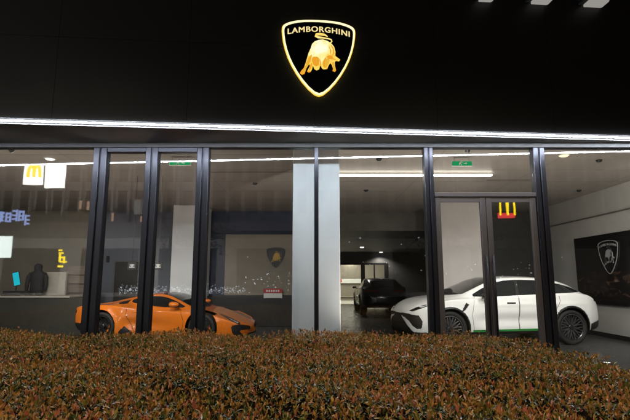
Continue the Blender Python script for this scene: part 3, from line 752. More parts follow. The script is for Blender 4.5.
SUV = dict(L=4.997, x0=.12, wheel_r=.395, wheel_w=.29, rim_k=.755, spokes=12, axles=(1.13, 4.13), arch_r=.445, arch_y=.60, track=1.0, hull_w=.66,
    top=[(0, .80), (.05, .88), (.15, .99), (.25, 1.10), (.33, 1.145), (.60, 1.275), (.95, 1.425), (1.4, 1.532), (1.85, 1.572), (2.25, 1.580), (2.6, 1.568), (2.82, 1.535), (3.2, 1.395), (3.7, 1.195), (3.92, 1.125), (4.2, 1.10), (4.5, 1.055), (4.75, .975), (4.92, .89), (5.03, .80), (5.09, .715), (5.11, .63)],
    belt=[(0, .70), (.10, .81), (.20, .90), (.36, 1.03), (.6, 1.115), (.9, 1.155), (1.5, 1.14), (2.4, 1.085), (3.3, 1.055), (3.8, 1.045), (4.15, 1.02), (4.5, .95), (4.8, .85), (4.98, .75), (5.06, .68), (5.11, .60)],
    bot=[(0, .60), (.03, .50), (.12, .40), (.4, .32), (1.0, .27), (4.2, .27), (4.75, .21), (4.95, .23), (5.05, .31), (5.09, .42), (5.11, .52)],
    wid=[(0, .40), (.03, .56), (.09, .70), (.20, .82), (.36, .90), (.62, .97), (1.13, 1.005), (1.7, .985), (2.6, .965), (3.4, .975), (4.13, 1.003), (4.5, .985), (4.75, .93), (4.92, .84), (5.02, .73), (5.07, .62), (5.10, .50), (5.11, .40)],
    wr=[(0, .40), (.15, .50), (.4, .61), (1.0, .655), (2.0, .685), (2.9, .67), (3.7, .76), (4.1, .80), (4.5, .78), (4.85, .66), (5.05, .48), (5.11, .3)],
    side_polys=dict(
        window=smooth_poly([(3.58, 1.115), (3.10, 1.335), (2.72, 1.46), (2.3, 1.490), (1.75, 1.475), (1.25, 1.40), (.92, 1.31), (.68, 1.215), (.80, 1.195), (1.5, 1.165), (2.4, 1.13), (3.2, 1.095)], 1),
        door=[(3.56, .36), (3.60, .70), (3.52, 1.06), (3.10, 1.42), (2.75, 1.55), (2.50, 1.55), (2.42, 1.10), (2.44, .36)],
        reardoor=[(2.43, .36), (2.41, 1.10), (2.49, 1.55), (1.8, 1.55), (1.42, 1.30), (1.40, 1.0), (1.62, .62), (1.70, .36)],
        vent=[(3.655, .93), (3.80, .79), (3.86, .79), (3.73, .98)]),
    f_grille=[(-.2, .72), (.26, .72), (.26, .65), (.42, .575), (.60, .465), (.84, .335), (.84, .27), (-.2, .27)],
    f_intake=[(.26, .73), (.62, .725), (1.04, .70), (1.16, .575), (1.12, .43), (.98, .40), (.84, .455), (.66, .575), (.46, .635), (.26, .67)],
    f_head=[(.60, .785), (.86, .865), (1.20, .935), (1.30, .905), (1.10, .85), (.76, .775)],
    f_drl=[(.98, .875), (1.10, .868), (1.26, .912), (1.32, .925), (1.22, .93), (1.12, .893), (1.0, .898)],
    classify=cls_suv, lips=(0, .04), seam_top=1.12, handle=(2.62, .965, .96), mirror=(3.28, 1.06, 1.13), paint=M['white'], mirror_paint=M['blackgloss'], trim=M['green'], rim_edge=M['rimedge'], caliper=M['caliperk'], cap_mat=2)
def sculpt_suv(X, Y, Z):
    d = np.exp(-((Z - .58) / .13) ** 2) * np.clip((X - 1.65) / .3, 0, 1) * np.clip((3.6 - X) / .3, 0, 1) * .05
    c = np.exp(-((Z - .93) / .05) ** 2) * np.clip((X - .6) / .5, 0, 1) * np.clip((3.7 - X) / .4, 0, 1) * .012
    return Y - (d - c) * (Y > .75)
def squeeze(x): return 4.3 + (x - 4.3) * .86 if x > 4.3 else (.8 + (x - .8) * .85 if x < .8 else x)
for k_ in ('top', 'belt', 'bot', 'wid', 'wr'): SUV[k_] = [(squeeze(a_), b_) for a_, b_ in SUV[k_]]
SUV['sculpt'] = sculpt_suv
def place_car(S, ax_px, th, facing):
    pass
TH = R(9.5)
rw = atZ(573, 345, FLOOR)        # where the rear tyre meets the floor
hd = Vector((-math.cos(TH), -math.sin(TH), 0)); sd = Vector((-math.sin(TH), math.cos(TH), 0))
ctr = rw + hd * (SUV['L'] / 2 - SUV['axles'][0]) + sd * (SUV['track'] - .05); ctr.z = FLOOR
car(SUV, 'parked_car', 'white performance SUV with black wheels and a green sill line behind the glass door', ctr, math.pi + TH)

# ---- black SUV in the hall
S2 = dict(SUV); S2['side_polys'] = dict(SUV['side_polys'], vent=[(9, 9), (9.1, 9), (9.1, 9.1)]); S2.update(paint=M['darkpaint'], mirror_paint=M['darkpaint'], trim=M['black'], rim_edge=M['rimblack'], cap_mat=2)
car(S2, 'parked_car', 'black SUV seen from behind in the dark rear hall', (3.0, 22.0, FLOOR), R(90), .025, 120)

# ---- orange sports car
def cls_sport(S, X, Y, Z, N, L):
    reg = np.full(X.shape, 'body', dtype='<U12'); sp = S['side_polys']; sideish = np.abs(N[:, :, 1]) > .3
    q = Y + (L - X)
    reg[Z < .165] = 'clad'; reg[(X < .35) & (Z < .42)] = 'clad'
    reg[in_poly(sp['door'], X, Z) & sideish & (reg == 'body')] = 'door'
    reg[in_poly(sp['window'], X, Z) & sideish] = 'window'
    reg[in_poly(sp['quarter'], X, Z) & sideish] = 'vent'
    reg[in_poly(sp['scoop'], X, Z) & sideish] = 'scoop'
    ws = (X > 2.30 - .10 * (Y / .5) ** 2) & (X < 3.28 - .34 * (Y / .7) ** 2) & (N[:, :, 2] > .2) & (Y < .50 + (X - 2.3) * .16) & (Z > .78); reg[ws] = 'windshield'
    rg = (X > .45) & (X < 1.75) & (N[:, :, 2] > .2) & (Y < .42) & (Z > .8); reg[rg] = 'rearglass'
    f = X > L - 1.1
    reg[f & in_poly(S['f_intake'], q, Z)] = 'intake'; reg[f & in_poly(S['f_grille'], q, Z)] = 'grille'
    reg[f & in_poly(S['f_head'], q, Z)] = 'headlight'; reg[f & in_poly(S['f_drl'], q, Z)] = 'drl'
    reg[(X < .12) & (Z > .66) & (Z < .73) & (Y > .4)] = 'tail'
    return reg
SPORT = dict(L=4.46, wheel_r=.345, wheel_w=.30, rim_k=.74, spokes=5, axles=(.86, 3.48), arch_r=.40, arch_y=.55, track=.955, hull_w=.6, zwide=.50, cal_a=-.3,
    top=[(0, .70), (.03, .80), (.12, .855), (.40, .885), (.8, .945), (1.2, 1.035), (1.6, 1.115), (1.95, 1.16), (2.2, 1.168), (2.4, 1.145), (2.75, 1.02), (3.1, .865), (3.28, .80), (3.5, .735), (3.8, .645), (4.1, .535), (4.3, .45), (4.41, .385), (4.45, .33), (4.46, .28)],
    belt=[(0, .66), (.1, .79), (.4, .83), (.86, .85), (1.3, .83), (1.8, .775), (2.4, .735), (3.0, .72), (3.3, .725), (3.55, .70), (3.8, .625), (4.1, .515), (4.3, .425), (4.41, .36), (4.46, .26)],
    bot=[(0, .42), (.05, .34), (.2, .22), (.6, .14), (1.2, .115), (3.3, .115), (3.9, .12), (4.3, .12), (4.42, .14), (4.46, .19)],
    wid=[(0, .70), (.03, .80), (.12, .875), (.35, .93), (.86, .962), (1.3, .955), (1.8, .905), (2.4, .895), (2.9, .915), (3.48, .95), (3.8, .925), (4.05, .85), (4.25, .73), (4.37, .58), (4.43, .42), (4.455, .28), (4.46, .2)],
    wr=[(0, .60), (.3, .58), (.8, .52), (1.4, .50), (2.2, .53), (2.7, .60), (3.1, .70), (3.5, .78), (3.9, .70), (4.2, .56), (4.4, .34), (4.46, .12)],
    side_polys=dict(
        window=smooth_poly([(3.02, .815), (2.72, .945), (2.40, 1.055), (2.10, 1.085), (1.75, 1.06), (1.48, 1.0), (1.50, .93), (1.9, .86), (2.5, .815)], 1),
        quarter=[(1.42, .985), (1.10, .915), (.98, .885), (1.08, .868), (1.43, .90)],
        door=[(2.98, .24), (3.02, .50), (2.92, .74), (2.65, 1.0), (2.3, 1.10), (1.75, 1.08), (1.5, .95), (1.52, .60), (1.72, .24)],
        scoop=[(1.70, .17), (1.62, .27), (1.47, .36), (1.33, .22), (1.36, .17)]),
    f_head=smooth_poly([(.60, .435), (.80, .535), (1.10, .66), (1.20, .65), (1.06, .54), (.82, .42)], 1),
    f_drl=[(.70, .455), (.84, .50), (.96, .56), (.99, .56), (.86, .485), (.78, .45)],
    f_grille=[(-.2, .145), (-.2, .20), (.3, .20), (.34, .145)],
    f_intake=smooth_poly([(.16, .335), (.50, .40), (.85, .43), (1.08, .40), (1.02, .20), (.80, .15), (.62, .17), (.78, .28), (.5, .29), (.18, .27)], 1),
    classify=cls_sport, seam_top=.80, handle_m=M['orange'], handle=(1.72, .895, .70), mirror=(2.78, .97, .90), paint=M['orange'], mirror_paint=M['orange'], rim_edge=M['rimblack'], caliper=M['caliper'], cap_mat=0)
def sculpt_sport(X, Y, Z):
    d = np.exp(-((Z - .42) / .12) ** 2) * np.clip((X - 1.35) / .2, 0, 1) * np.clip((3.0 - X) / .9, 0, 1) * .055
    return Y - d * (Y > .7)
SPORT['sculpt'] = sculpt_sport
th = R(10); hd = Vector((math.cos(th), -math.sin(th), 0)); sd = Vector((math.sin(th), math.cos(th), 0))
fw = Vector(((201 - 315) / 455 * 10.78, 11.08, FLOOR))
ctr = fw - hd * (SPORT['axles'][1] - SPORT['L'] / 2) + sd * .93
car(SPORT, 'parked_car', 'low orange sports car behind the left glass panes', ctr, -th)

# ================================================================== SHOWROOM CONTENTS
# beige partition with the small shield
PY = 15.0
pa, pb = atY(225, 234, PY), atY(300, 297, PY)
t = thing('partition', 'beige display partition with a black base behind the orange car', 'partition', ((pa.x + .4), PY, FLOOR))
MB().bbox(-.4, 2.9, .12, .24, .98, pa.z - FLOOR, .01).build('panel', M['partition'], t)
MB().bbox(-1.1, 2.9, 0, .30, 0, .975, .01).build('base', M['black'], t)
sp_ = atY(276, 257.5, PY + .11)
shield('wall_shield', 'small black and gold shield badge on the beige partition', 'emblem', sp_, 0, 18.5 / 455 * PY,
       dict(back=M['badge'], border=M['badge'], text=M['badge'], bull=[M['gold']] * 5), .05)
p = atY(273, 295, PY - .02); t = thing('number_plate', 'red and white plate standing on the partition base', 'plate', p)
MB().bbox(-.30, .30, -.02, .02, 0.06, .20, .006).build('plate', M['red'], t)
MB().bbox(-.30, .30, -.018, .018, -.10, .055, .004).build('stand', M['paper'], t)
b = MB()
for k in range(6): b.box(-.22 + k * .075, -.17 + k * .075, -.024, -.0205, .10, .16)
b.build('mark', M['paper'], t)

# poster on the right wall
y0 = atX(574, 240, WALLX - .05).y; z1 = atX(576, 238.6, WALLX - .05).z; z0 = atX(579, 302.5, WALLX - .05).z
t = thing('poster', 'large black wall panel with a silver shield on the right wall', 'poster', (WALLX, y0, 0))
MB().bbox(-.06, -.001, y0 - 15.0 if False else -4.3, 0, z0, z1, .006).build('panel', M['poster'], t)
pm = mat('poster_picture', (.02, .015, .012), .25); n = pm.node_tree.nodes; l = pm.node_tree.links
tc = n.new('ShaderNodeTexCoord'); mp = n.new('ShaderNodeMapping'); mp.inputs['Scale'].default_value = (1, 1.3, 3.2); nz = n.new('ShaderNodeTexNoise'); nz.inputs['Scale'].default_value = 1.7; nz.inputs['Detail'].default_value = 7; nz.inputs['Distortion'].default_value = 1.2
cr = n.new('ShaderNodeValToRGB'); e = cr.color_ramp; e.elements[0].position = .50; e.elements[0].color = (.014, .012, .011, 1); e.elements[1].position = .78; e.elements[1].color = (.30, .24, .19, 1); q_ = e.elements.new(.62); q_.color = (.055, .034, .024, 1)
l.new(tc.outputs['Object'], mp.inputs[0]); l.new(mp.outputs[0], nz.inputs[0]); l.new(nz.outputs[0], cr.inputs[0]); l.new(cr.outputs[0], n['Principled BSDF'].inputs['Base Color'])
MB().box(-.064, -.0605, -4.25, -.06, z0 + .08, z0 + .85).build('picture', pm, t)
p = atX(609.5, 257, WALLX - .06)
shield('wall_shield', 'silver outlined shield on the black panel of the right wall', 'emblem', (WALLX - .061, p.y, p.z), -R(90), .80,
       dict(back=M['poster'], border=M['silver'], text=M['silver'], bull=[M['silver'], M['steel'], M['badge'], M['silver'], M['badge']]), .03)

# left corner: counter, mannequin, screen, slats
CY = 12.6
ca, cb = atY(-30, 296, CY), atY(70, 296, CY)
t = thing('display_counter', 'long beige counter with a dark front in the left corner', 'counter', ((ca.x + cb.x) / 2, CY, FLOOR))
w = (cb.x - ca.x) / 2; h = ca.z - FLOOR
MB().bbox(-w, w, -.02, .62, h - .05, h, .006).build('top', M['counter'], t)
MB().bbox(-w + .03, w + .45, .02, .58, 0, h - .052, .006).build('front', M['counterdark'], t)
pa, pb = atY(41, 272, CY + .5), atY(65, 296, CY + .5)
tag(MB().bbox(pa.x, pb.x, CY + .46, CY + .56, ca.z + .001, pa.z, .008).build('backboard', M['counter']), 'plain beige panel standing on the counter beside the jacket', 'board')
pa, pb = atY(66, 266, CY + .75), atY(90, 297, CY + .75)
b = MB().box(pa.x, pb.x, CY + .78, CY + .82, FLOOR, pa.z)
for k in range(7):
    z = FLOOR + .1 + k * (pa.z - FLOOR - .1) / 7; b.bbox(pa.x, pb.x, CY + .72, CY + .78, z, z + .14, .006)
tag(b.build('slat_screen', M['slat']), 'brown horizontal slat screen at the end of the beige counter', 'screen')
# jacket on a bust stand
p = atY(35.5, 293, CY + .25); hgt = atY(35.5, 263, CY + .25).z - p.z; s = hgt / .82
t = thing('display_mannequin', 'dark hooded jacket on a small bust stand on the counter', 'mannequin', (p.x, CY + .28, ca.z))
secs = [(0, .17, .10), (.10, .18, .11), (.28, .175, .115), (.42, .20, .12), (.52, .215, .115), (.58, .17, .10), (.62, .10, .085), (.66, .095, .10), (.73, .105, .115), (.79, .075, .09), (.82, .02, .03)]
vs = []; fs = []; k = 18
for (z, a, d) in secs:
    for i in range(k):
        w_ = 2 * math.pi * i / k; vs.append((a * s * math.cos(w_), d * s * math.sin(w_), z * s + .0))
for a in range(len(secs) - 1):
    for c in range(k): fs.append((a * k + c, a * k + (c + 1) % k, a * k + k + (c + 1) % k, a * k + k + c))
fs += [tuple(range(k)), tuple(range(len(secs) * k - k, len(secs) * k))]
b = MB().add(vs, fs)
for q in (-1, 1): b.tube([(q * .17 * s, 0, .55 * s), (q * .24 * s, -.01, .44 * s), (q * .265 * s, -.02, .25 * s), (q * .25 * s, -.04, .07 * s)], [.06 * s, .062 * s, .054 * s, .045 * s], 12)
b.build('jacket', M['jacket'], t, True).location.z = .06
MB().lathe([(0, 0), (.16, 0), (.16, .015), (.02, .022), (.02, .08), (0, .08)], 20).build('stand', M['black'], t)
# folded dark goods on the counter
for (px, lab) in ((12, 'low dark folded garment pile on the counter, left of the jacket'), (23, 'dark folded garment pile beside the jacket on the counter')):
    p = atY(px, 296, CY + .2); b = MB()
    for k in range(3): b.bbox(-.22 + .015 * k, .2 - .01 * k, -.14, .14, .003 + .045 * k, .045 + .045 * k, .015)
    t = b.build('folded_garments', M['jacket'], None, False, (p.x, CY + .2, ca.z)); tag(t, lab, 'clothes', 'folded garments on the counter')
# cyan tablet
p = atY(16, 279, CY + .6); t = thing('info_screen', 'small tilted cyan screen above the left counter', 'screen', p, 0)
tl = Matrix.Rotation(R(-14), 4, 'Y')
MB().bbox(-.09, .11, 0, .03, -.20, .20, .008, tf=tl).build('bezel', M['black'], t)
MB().box(-.075, .095, -.004, -.0005, -.185, .185, tf=tl).build('display', M['cyan'], t)
MB().tube([(0, .05, -.18), (0, .05, ca.z - p.z)], .015, 8).build('stand', M['black'], t)
# dark doorway in the blue-grey wall
pa, pb = atY(116, 262, BACK - .01), atY(150, 300, BACK - .01)
t = thing('doorway', 'dark doorway in the blue grey back wall behind the orange car', 'door', ((pa.x + pb.x) / 2, BACK, FLOOR))
w = (pb.x - pa.x) / 2; h = pa.z - FLOOR
MB().box(-w, w, -.03, -.002, 0, h).build('leaf', M['walldark'], t)
MB().box(-w - .06, -w - .001, -.05, -.001, 0, h + .06).box(w + .001, w + .06, -.05, -.001, 0, h + .06).box(-w, w, -.05, -.001, h + .001, h + .06).build('door_frame', M['soffit'], t)
p = atY(108, 259, BACK - .02); tag(MB().bbox(-.05, .05, -.03, 0, -.11, .11, .01).build('wall_switch', M['black'], None, False, p), 'small black box on the blue grey wall left of the dark doorway', 'switch')
for px, lab in ((132, 'small black hanging screen above the orange car tail'), (158, 'small black hanging screen above the orange car cabin')):
    p = atY(px, 266, 10.2); t = thing('hanging_screen', lab, 'screen', p, 0, 'small black screens above the orange car')
    MB().bbox(-.10, .10, 0, .02, -.085, .085, .005).build('bezel', M['black'], t)
    b = MB().box(-.05, .05, -.004, -.0005, .01, .035).box(-.06, .06, -.004, -.0005, -.04, -.015).box(-.015, .015, -.0041, -.0006, -.03, .04); b.build('display', M['silver'], t)
    MB().tube([(0, .01, .085), (0, .01, CEIL - p.z)], .004, 6).build('hanger', M['black'], t)

# rear hall: framed glass front of the lit lounge, bench
t = thing('glass_partition', 'black framed glass doors of the lit lounge behind the black car', 'glass doors', (0, HY, FLOOR))
b = MB(); xs = [atY(p_, 280, HY).x for p_ in (334, 361, 365, 374.5, 388)]
b.bbox(-3.2, xr, -.06, .06, zt - FLOOR - .12, zt - FLOOR - .002, .01)
b.bbox(xs[1], xs[2], -.06, .06, 0, zt - FLOOR - .12, .01).bbox(xs[4] - .22, xs[4], -.06, .06, 0, zt - FLOOR - .12, .01).bbox(xs[3] - .04, xs[3] + .04, -.04, .04, 0, zt - FLOOR - .12, .01)
b.build('frame', M['black'], t)
MB().box(-3.2, xr - .23, -.006, .006, .002, zt - FLOOR - .13).build('glass', M['glass'], t)
t = thing('bench', 'pale wooden bench in the lit lounge', 'bench', (atY(346, 300, 28.6).x, 28.7, FLOOR))
MB().bbox(-1.6, .75, -.25, .25, .36, .44, .01).build('seat', M['wood'], t)
for x in (-1.4, .55): MB().bbox(x, x + .12, -.2, .2, 0, .358, .01).build('leg', M['wood'], t)
p = atY(352, 281, 33.6)
t = thing('menu_board', 'pale board with a red corner on the lounge wall', 'board', p)
MB().bbox(-1.1, 1.0, 0, .05, -.16, .14, .01).build('panel', M['paper'], t)
MB().box(-1.1, -.75, -.01, -.001, -.1, .13).build('red_block', M['red'], t)
MB().box(-3, 5, 29, 33, 3.2, 3.24).build('lounge_light', M['roomlit']); bpy.data.objects['lounge_light']['label'] = 'bright ceiling light panel in the lit rear lounge'; bpy.data.objects['lounge_light']['category'] = 'ceiling light'

for px, py, lab in ((362, 247, 'lit round downlight in the rear hall, left of the one above the black car'), (381, 252, 'bright round downlight in the dark rear hall, nearest above the black car roof'), (350, 257, 'small round downlight in the rear hall close to the lit lounge')):
    p = atZ(px, py, 3.25); t = thing('downlight', lab, 'ceiling light', p, 0, 'round downlights in the rear hall')
    MB().lathe([(0, -.05), (.09, -.045), (.11, -.001), (0, -.001)], 20).build('lens', M['downl'], t); spot((p.x, p.y, 3.17), 110, None, R(140), .6, .05)
# added unseen spots behind the glass head, brightening cars and right wall
for i, (x, aim, en) in enumerate(((-5.2, (-4.6, 11.5, .5), 330), (-2.9, (-3.2, 11.3, .5), 420), (2.6, (2.9, 11.2, .6), 340), (5.2, (5.2, 11.4, .6), 310))):
    fill_spot(x, 7.45, aim, en, ['added unseen spotlight aimed at the orange car tail', 'added unseen spotlight aimed at the orange car nose', 'added unseen spotlight aimed at the white car nose', 'added unseen spotlight aimed at the white car tail'][i])
fill_spot(6.6, 7.45, (7.5, 11.5, 2.2), 320, 'added unseen spotlight aimed at the right wall', R(90))

# uplights added out of sight just inside the glass to brighten the ceiling
for x, en in ((-6.4, 260), (-3.0, 240), (1.3, 330), (4.6, 320)):
    t = thing('fill_uplight', 'added low black uplight hidden behind the hedge, brightening the ceiling', 'floor lamp', (x, GY + .45, FLOOR), 0, 'added hidden uplights inside the glass')
    MB().lathe([(0, 0), (.11, 0), (.11, .02), (.07, .03), (.07, .20), (.06, .20), (.06, .185), (0, .185)], 20).build('housing', M['black'], t, True)
    MB().lathe([(0, .187), (.058, .187), (.058, .192), (0, .192)], 20).build('lens', M['downl'], t)
    spot((x, GY + .45, FLOOR + .24), en, (x, GY + 2.6, CEIL), R(125), .9, .06, (1, .88, .76))

# ================================================================== HEDGE
def hedge():
    t = thing('hedge', 'wide clipped hedge of small red, orange and green leaves in front of the glass', 'hedge', (0, 0, 0))
    X0, X1, Y0, Y1, H = -7.0, 2.62, 1.15, 6.22, .90
    def edge_y(x):     # far edge, rounded at the right end
        return np.where(x > 1.8, Y1 - 1.0 * np.clip((x - 1.8) / .68, 0, 1) ** 1.5, Y1)
    def edge_x(y): return 2.28 + .20 * np.clip((y - 2.8) / 1.6, 0, 1) - np.clip(2.2 - y, 0, 2) * .1
    # woody core
    n = 60; xs = np.linspace(X0, X1 - .12, n); m = 30; vs = []; fs = []
    for i, x in enumerate(xs):
        ye = float(edge_y(x)) - .08
        for j in range(m):
            y = Y0 + .06 + (ye - Y0 - .06) * j / (m - 1)
            vs.append((min(x, float(edge_x(y)) - .08), y, H - .10 + .02 * math.sin(x * 9 + y * 7) + .015 * math.sin(x * 23 - y * 19)))
    for i in range(n - 1):
        for j in range(m - 1): fs.append((i * m + j, (i + 1) * m + j, (i + 1) * m + j + 1, i * m + j + 1))
    def skirt(idx):
        o = len(vs)
        for k in idx: vs.append((vs[k][0], vs[k][1], 0))
        for a in range(len(idx) - 1): fs.append((idx[a], idx[a + 1], o + a + 1, o + a))
    skirt([i * m for i in range(n)]); skirt([i * m + m - 1 for i in range(n)]); skirt([(n - 1) * m + j for j in range(m)]); skirt(list(range(m)))
    MB().add(vs, fs).build('twigs', M['stem'], t)
    # sprigs
    sp = []
    g = .039
    for x in np.arange(X0, X1, g):
        ys = np.arange(Y0, Y1, g)
        sp.append(np.stack([np.full(len(ys), x), ys], 1))
    P = np.concatenate(sp); P += rng.uniform(-.025, .025, P.shape)
    P = P[(P[:, 1] < edge_y(P[:, 0])) & (P[:, 0] < edge_x(P[:, 1]))]
    low = rng.random(len(P)) < .30
    z = H - .05 + .03 * np.sin(P[:, 0] * 3.1 + 1.3 * np.sin(P[:, 1] * 2.3)) + .022 * np.sin(P[:, 1] * 6.7 + P[:, 0] * 4.9) + rng.normal(0, .016, len(P)) - low * .05
    ax = np.stack([rng.normal(0, .26, len(P)), rng.normal(-.05, .26, len(P)), np.ones(len(P))], 1)
    # faces of the hedge: right end, back and street side
    def wall(n_, fx, nx, ny):
        s_ = rng.random(n_); zz = rng.uniform(.05, H - .05, n_); q_ = fx(s_)
        return np.stack([q_[0], q_[1]], 1), zz, np.stack([np.full(n_, nx) + rng.normal(0, .3, n_), np.full(n_, ny) + rng.normal(0, .3, n_), .6 + rng.normal(0, .2, n_)], 1)
    W1 = wall(1300, lambda s: (edge_x(Y0 + s * 4.2) - .03, Y0 + s * 4.2), 1, .1)
    W2 = wall(1500, lambda s: (X0 + s * (X1 - X0), edge_y(X0 + s * (X1 - X0)) - .03), 0.1, 1)
    W3 = wall(1500, lambda s: (X0 + s * (X1 - X0) - .2, np.full(len(s), Y0 + .03)), 0, -1)
    P = np.concatenate([P, W1[0], W2[0], W3[0]]); z = np.concatenate([z, W1[1], W2[1], W3[1]]); ax = np.concatenate([ax, W1[2], W2[2], W3[2]])
    ax /= np.linalg.norm(ax, axis=1, keepdims=True)
    base = np.concatenate([P, z[:, None]], 1); ns = len(base)
    patch = .5 + .5 * np.sin(P[:, 0] * 1.7 + 2 * np.sin(P[:, 1] * 1.1)) * np.sin(P[:, 1] * 2.3 + P[:, 0] * .6)
    tone_s = np.clip(rng.normal(.46, .30, ns) + (patch - .5) * .18, 0, 1)
    NL = 9; VS = []; TN = []
    ref = np.where(np.abs(ax[:, 2:3]) < .9, np.array([[0, 0, 1.0]]), np.array([[1.0, 0, 0]]))
    e1 = np.cross(ax, ref); e1 /= np.linalg.norm(e1, axis=1, keepdims=True); e2 = np.cross(ax, e1)
    ph = rng.uniform(0, 6.28, ns); szs = rng.uniform(.7, 1.3, ns)
    for k in range(NL):
        a = ph + k * 2.4 + rng.normal(0, .25, ns)
        young = k < 4
        op = np.clip(rng.normal(.42 if young else 1.0, .16, ns), .1, 1.45)[:, None]
        out = e1 * np.cos(a)[:, None] + e2 * np.sin(a)[:, None]
        d = out * np.sin(op) + ax * np.cos(op); side = np.cross(d, ax); side /= np.linalg.norm(side, axis=1, keepdims=True) + 1e-9
        nrm = np.cross(side, d); ln = (rng.uniform(.026, .045, ns) * szs)[:, None] * (.9 if young else 1.05); wd = ln * rng.uniform(.14, .205, ns)[:, None]
        b0 = base + ax * ((.02 if young else -.012 * (k - 3)) + rng.normal(0, .006, ns)[:, None]); 
        curl = rng.uniform(.0, .28, ns)[:, None]
        p0 = b0; p1 = b0 + d * ln * .5 + side * wd + nrm * ln * .05; p2 = b0 + d * ln * .5 - nrm * ln * .035 ; p3 = b0 + d * ln * .5 - side * wd + nrm * ln * .05; p4 = b0 + d * ln - nrm * ln * curl * (1 if not young else .4)
        VS.append(np.stack([p0, p1, p2, p3, p4], 1))
        TN.append(np.clip(tone_s + rng.normal(0, .17, ns) + (.17 if young else -.17), 0, 1))
    V = np.concatenate(VS).reshape(-1, 3); tone = np.repeat(np.concatenate(TN), 5); nl = len(V) // 5
    F_ = np.array([[0, 1, 2], [0, 2, 3], [1, 4, 2], [2, 4, 3]]); faces = (np.arange(nl)[:, None, None] * 5 + F_[None]).reshape(-1, 3)
    me = bpy.data.meshes.new('foliage'); me.vertices.add(len(V)); me.vertices.foreach_set('co', V.ravel())
    me.loops.add(faces.size); me.loops.foreach_set('vertex_index', faces.ravel().astype(np.int32))
    me.polygons.add(len(faces)); me.polygons.foreach_set('loop_start', np.arange(0, faces.size, 3, dtype=np.int32)); me.polygons.foreach_set('loop_total', np.full(len(faces), 3, dtype=np.int32))
    at = me.attributes.new('tone', 'FLOAT', 'POINT'); at.data.foreach_set('value', tone.astype(np.float32))
    me.update(); me.validate()
    m = mat('hedge_leaf', (.1, .05, .02), .33, spec=.6); n_ = m.node_tree.nodes; l = m.node_tree.links; bs = n_['Principled BSDF']
    an = n_.new('ShaderNodeAttribute'); an.attribute_name = 'tone'; cr = n_.new('ShaderNodeValToRGB'); e = cr.color_ramp
    stops = [(0, (.025, .045, .010)), (.18, (.085, .115, .015)), (.34, (.22, .21, .024)), (.48, (.34, .21, .030)), (.64, (.46, .205, .040)), (.84, (.60, .31, .06)), (1, (.50, .15, .08))]
    while len(e.elements) < len(stops): e.elements.new(.5)
    for k, (p_, c_) in enumerate(stops): e.elements[k].position = p_; e.elements[k].color = (*c_, 1)
    l.new(an.outputs['Fac'], cr.inputs[0]); l.new(cr.outputs[0], bs.inputs['Base Color'])
    me.materials.append(m)
    o = bpy.data.objects.new('foliage', me); COL.objects.link(o); o.parent = t
hedge()

# ================================================================== ACROSS THE STREET (seen mirrored in the glass)
bl = thing('shopping_building', 'long grey building with vertical fins across the street', 'building', (0, -30, 0))
MB().box(-48, 48, -8, 0, 0, 18).build('wall', M['concrete'], bl)
b = MB()
for x in np.arange(-47, 47, 1.6): b.box(x, x + .22, .001, .5, 7.2, 17.5)
b.build('fin', M['concrete'], bl)
b = MB()
for x in np.arange(-46.9, 46, 1.6):
    for z in (8.0, 11.2, 14.4): b.box(x + .35, x + 1.25, .002, .04, z, z + 2.3)
b.build('upper_window', M['blackgloss'], bl)
for x in (-27, -17, -8, 12):  # lamps added out of view so the mirrored facade shows brighter
    f_ = thing('fill_floodlight', 'floodlight added unseen across the street to brighten the facade', 'fill_floodlight', (x, -21, 0), 0, 'added unseen floodlights across the street')
    MB().bbox(-.2, .2, -.1, .1, .25, .5, .02).build('lamp_head', M['black'], f_); MB().box(-.04, .04, -.04, .04, 0, .25).build('foot', M['black'], f_)
    spot((x, -21.12, .4), 8000 if x < -10 else 2600, (x, -30, 8), R(120), .8, .1, (1, .92, .84))
b = MB().box(-48, 48, .001, 1.6, 5.6, 7.0); b.build('canopy', M['soffit'], bl)
for x in np.arange(-45, 45, 7.5):
    MB().box(x, x + 5.5, .002, .06, .4, 4.6).build('shop_window', M['windim'], bl)
for px, py in ((80, 205), (87.5, 206), (112, 217), (141, 220)):
    p = street(px, py, 43.4); MB().box(p.x - .10, p.x + .10, .52, .6, p.z - .42, p.z + .42).build('lit_slot', M['winwarm'], bl)
def m_arches(b, w, h, r, mi=0, y=0):
    for s in (-1, 1):
        pts = [(s * w * .25 + w * .25 * math.cos(a), y, h * (math.sin(a)) ** .8 if math.sin(a) > 0 else 0) for a in np.linspace(math.pi, 0, 15)]
        b.tube(pts, r, 8, mi)
# white boards
Yv = 34.0
a0, a1 = street(24.5, 166, Yv), street(62.5, 190, Yv); q0 = street(24.5, 184, Yv).z; q1 = street(24.5, 155, Yv).z; mx_ = street(43.5, 170, Yv).x
t = thing('light_box', 'white light boxes with yellow arches across the street', 'sign', (0, 14 - Yv, 0))
MB().box(a0.x, mx_ - .12, -.2, 0, q0, q1).box(mx_ + .12, a1.x, -.2, 0, q0 - .25, q1).build('panel', M['board'], t)
b = MB(); c_ = street(35, 173, Yv); m_arches(b, 1.0, 1.0, .12, 0, .13); ob = b.build('arches', M['yellow'], t); ob.location = (c_.x, 0, c_.z - .35); ob.scale = (.9, 1, .9)
# arches over a red band
Yv = 26.0
c_ = street(507, 215.5, Yv); t = thing('arches_sign', 'yellow arches over a red band across the street', 'sign', (c_.x, 14 - Yv, c_.z), R(-4))
wB = (street(514.5, 218, Yv).x - street(497.5, 218, Yv).x)
MB().box(-wB / 2, wB / 2, -.12, 0, -.14, .14).build('band', M['redem'], t)
b = MB(); m_arches(b, wB * .86, 1.3, .055, 0, .10); b.build('arches', M['yellow'], t)
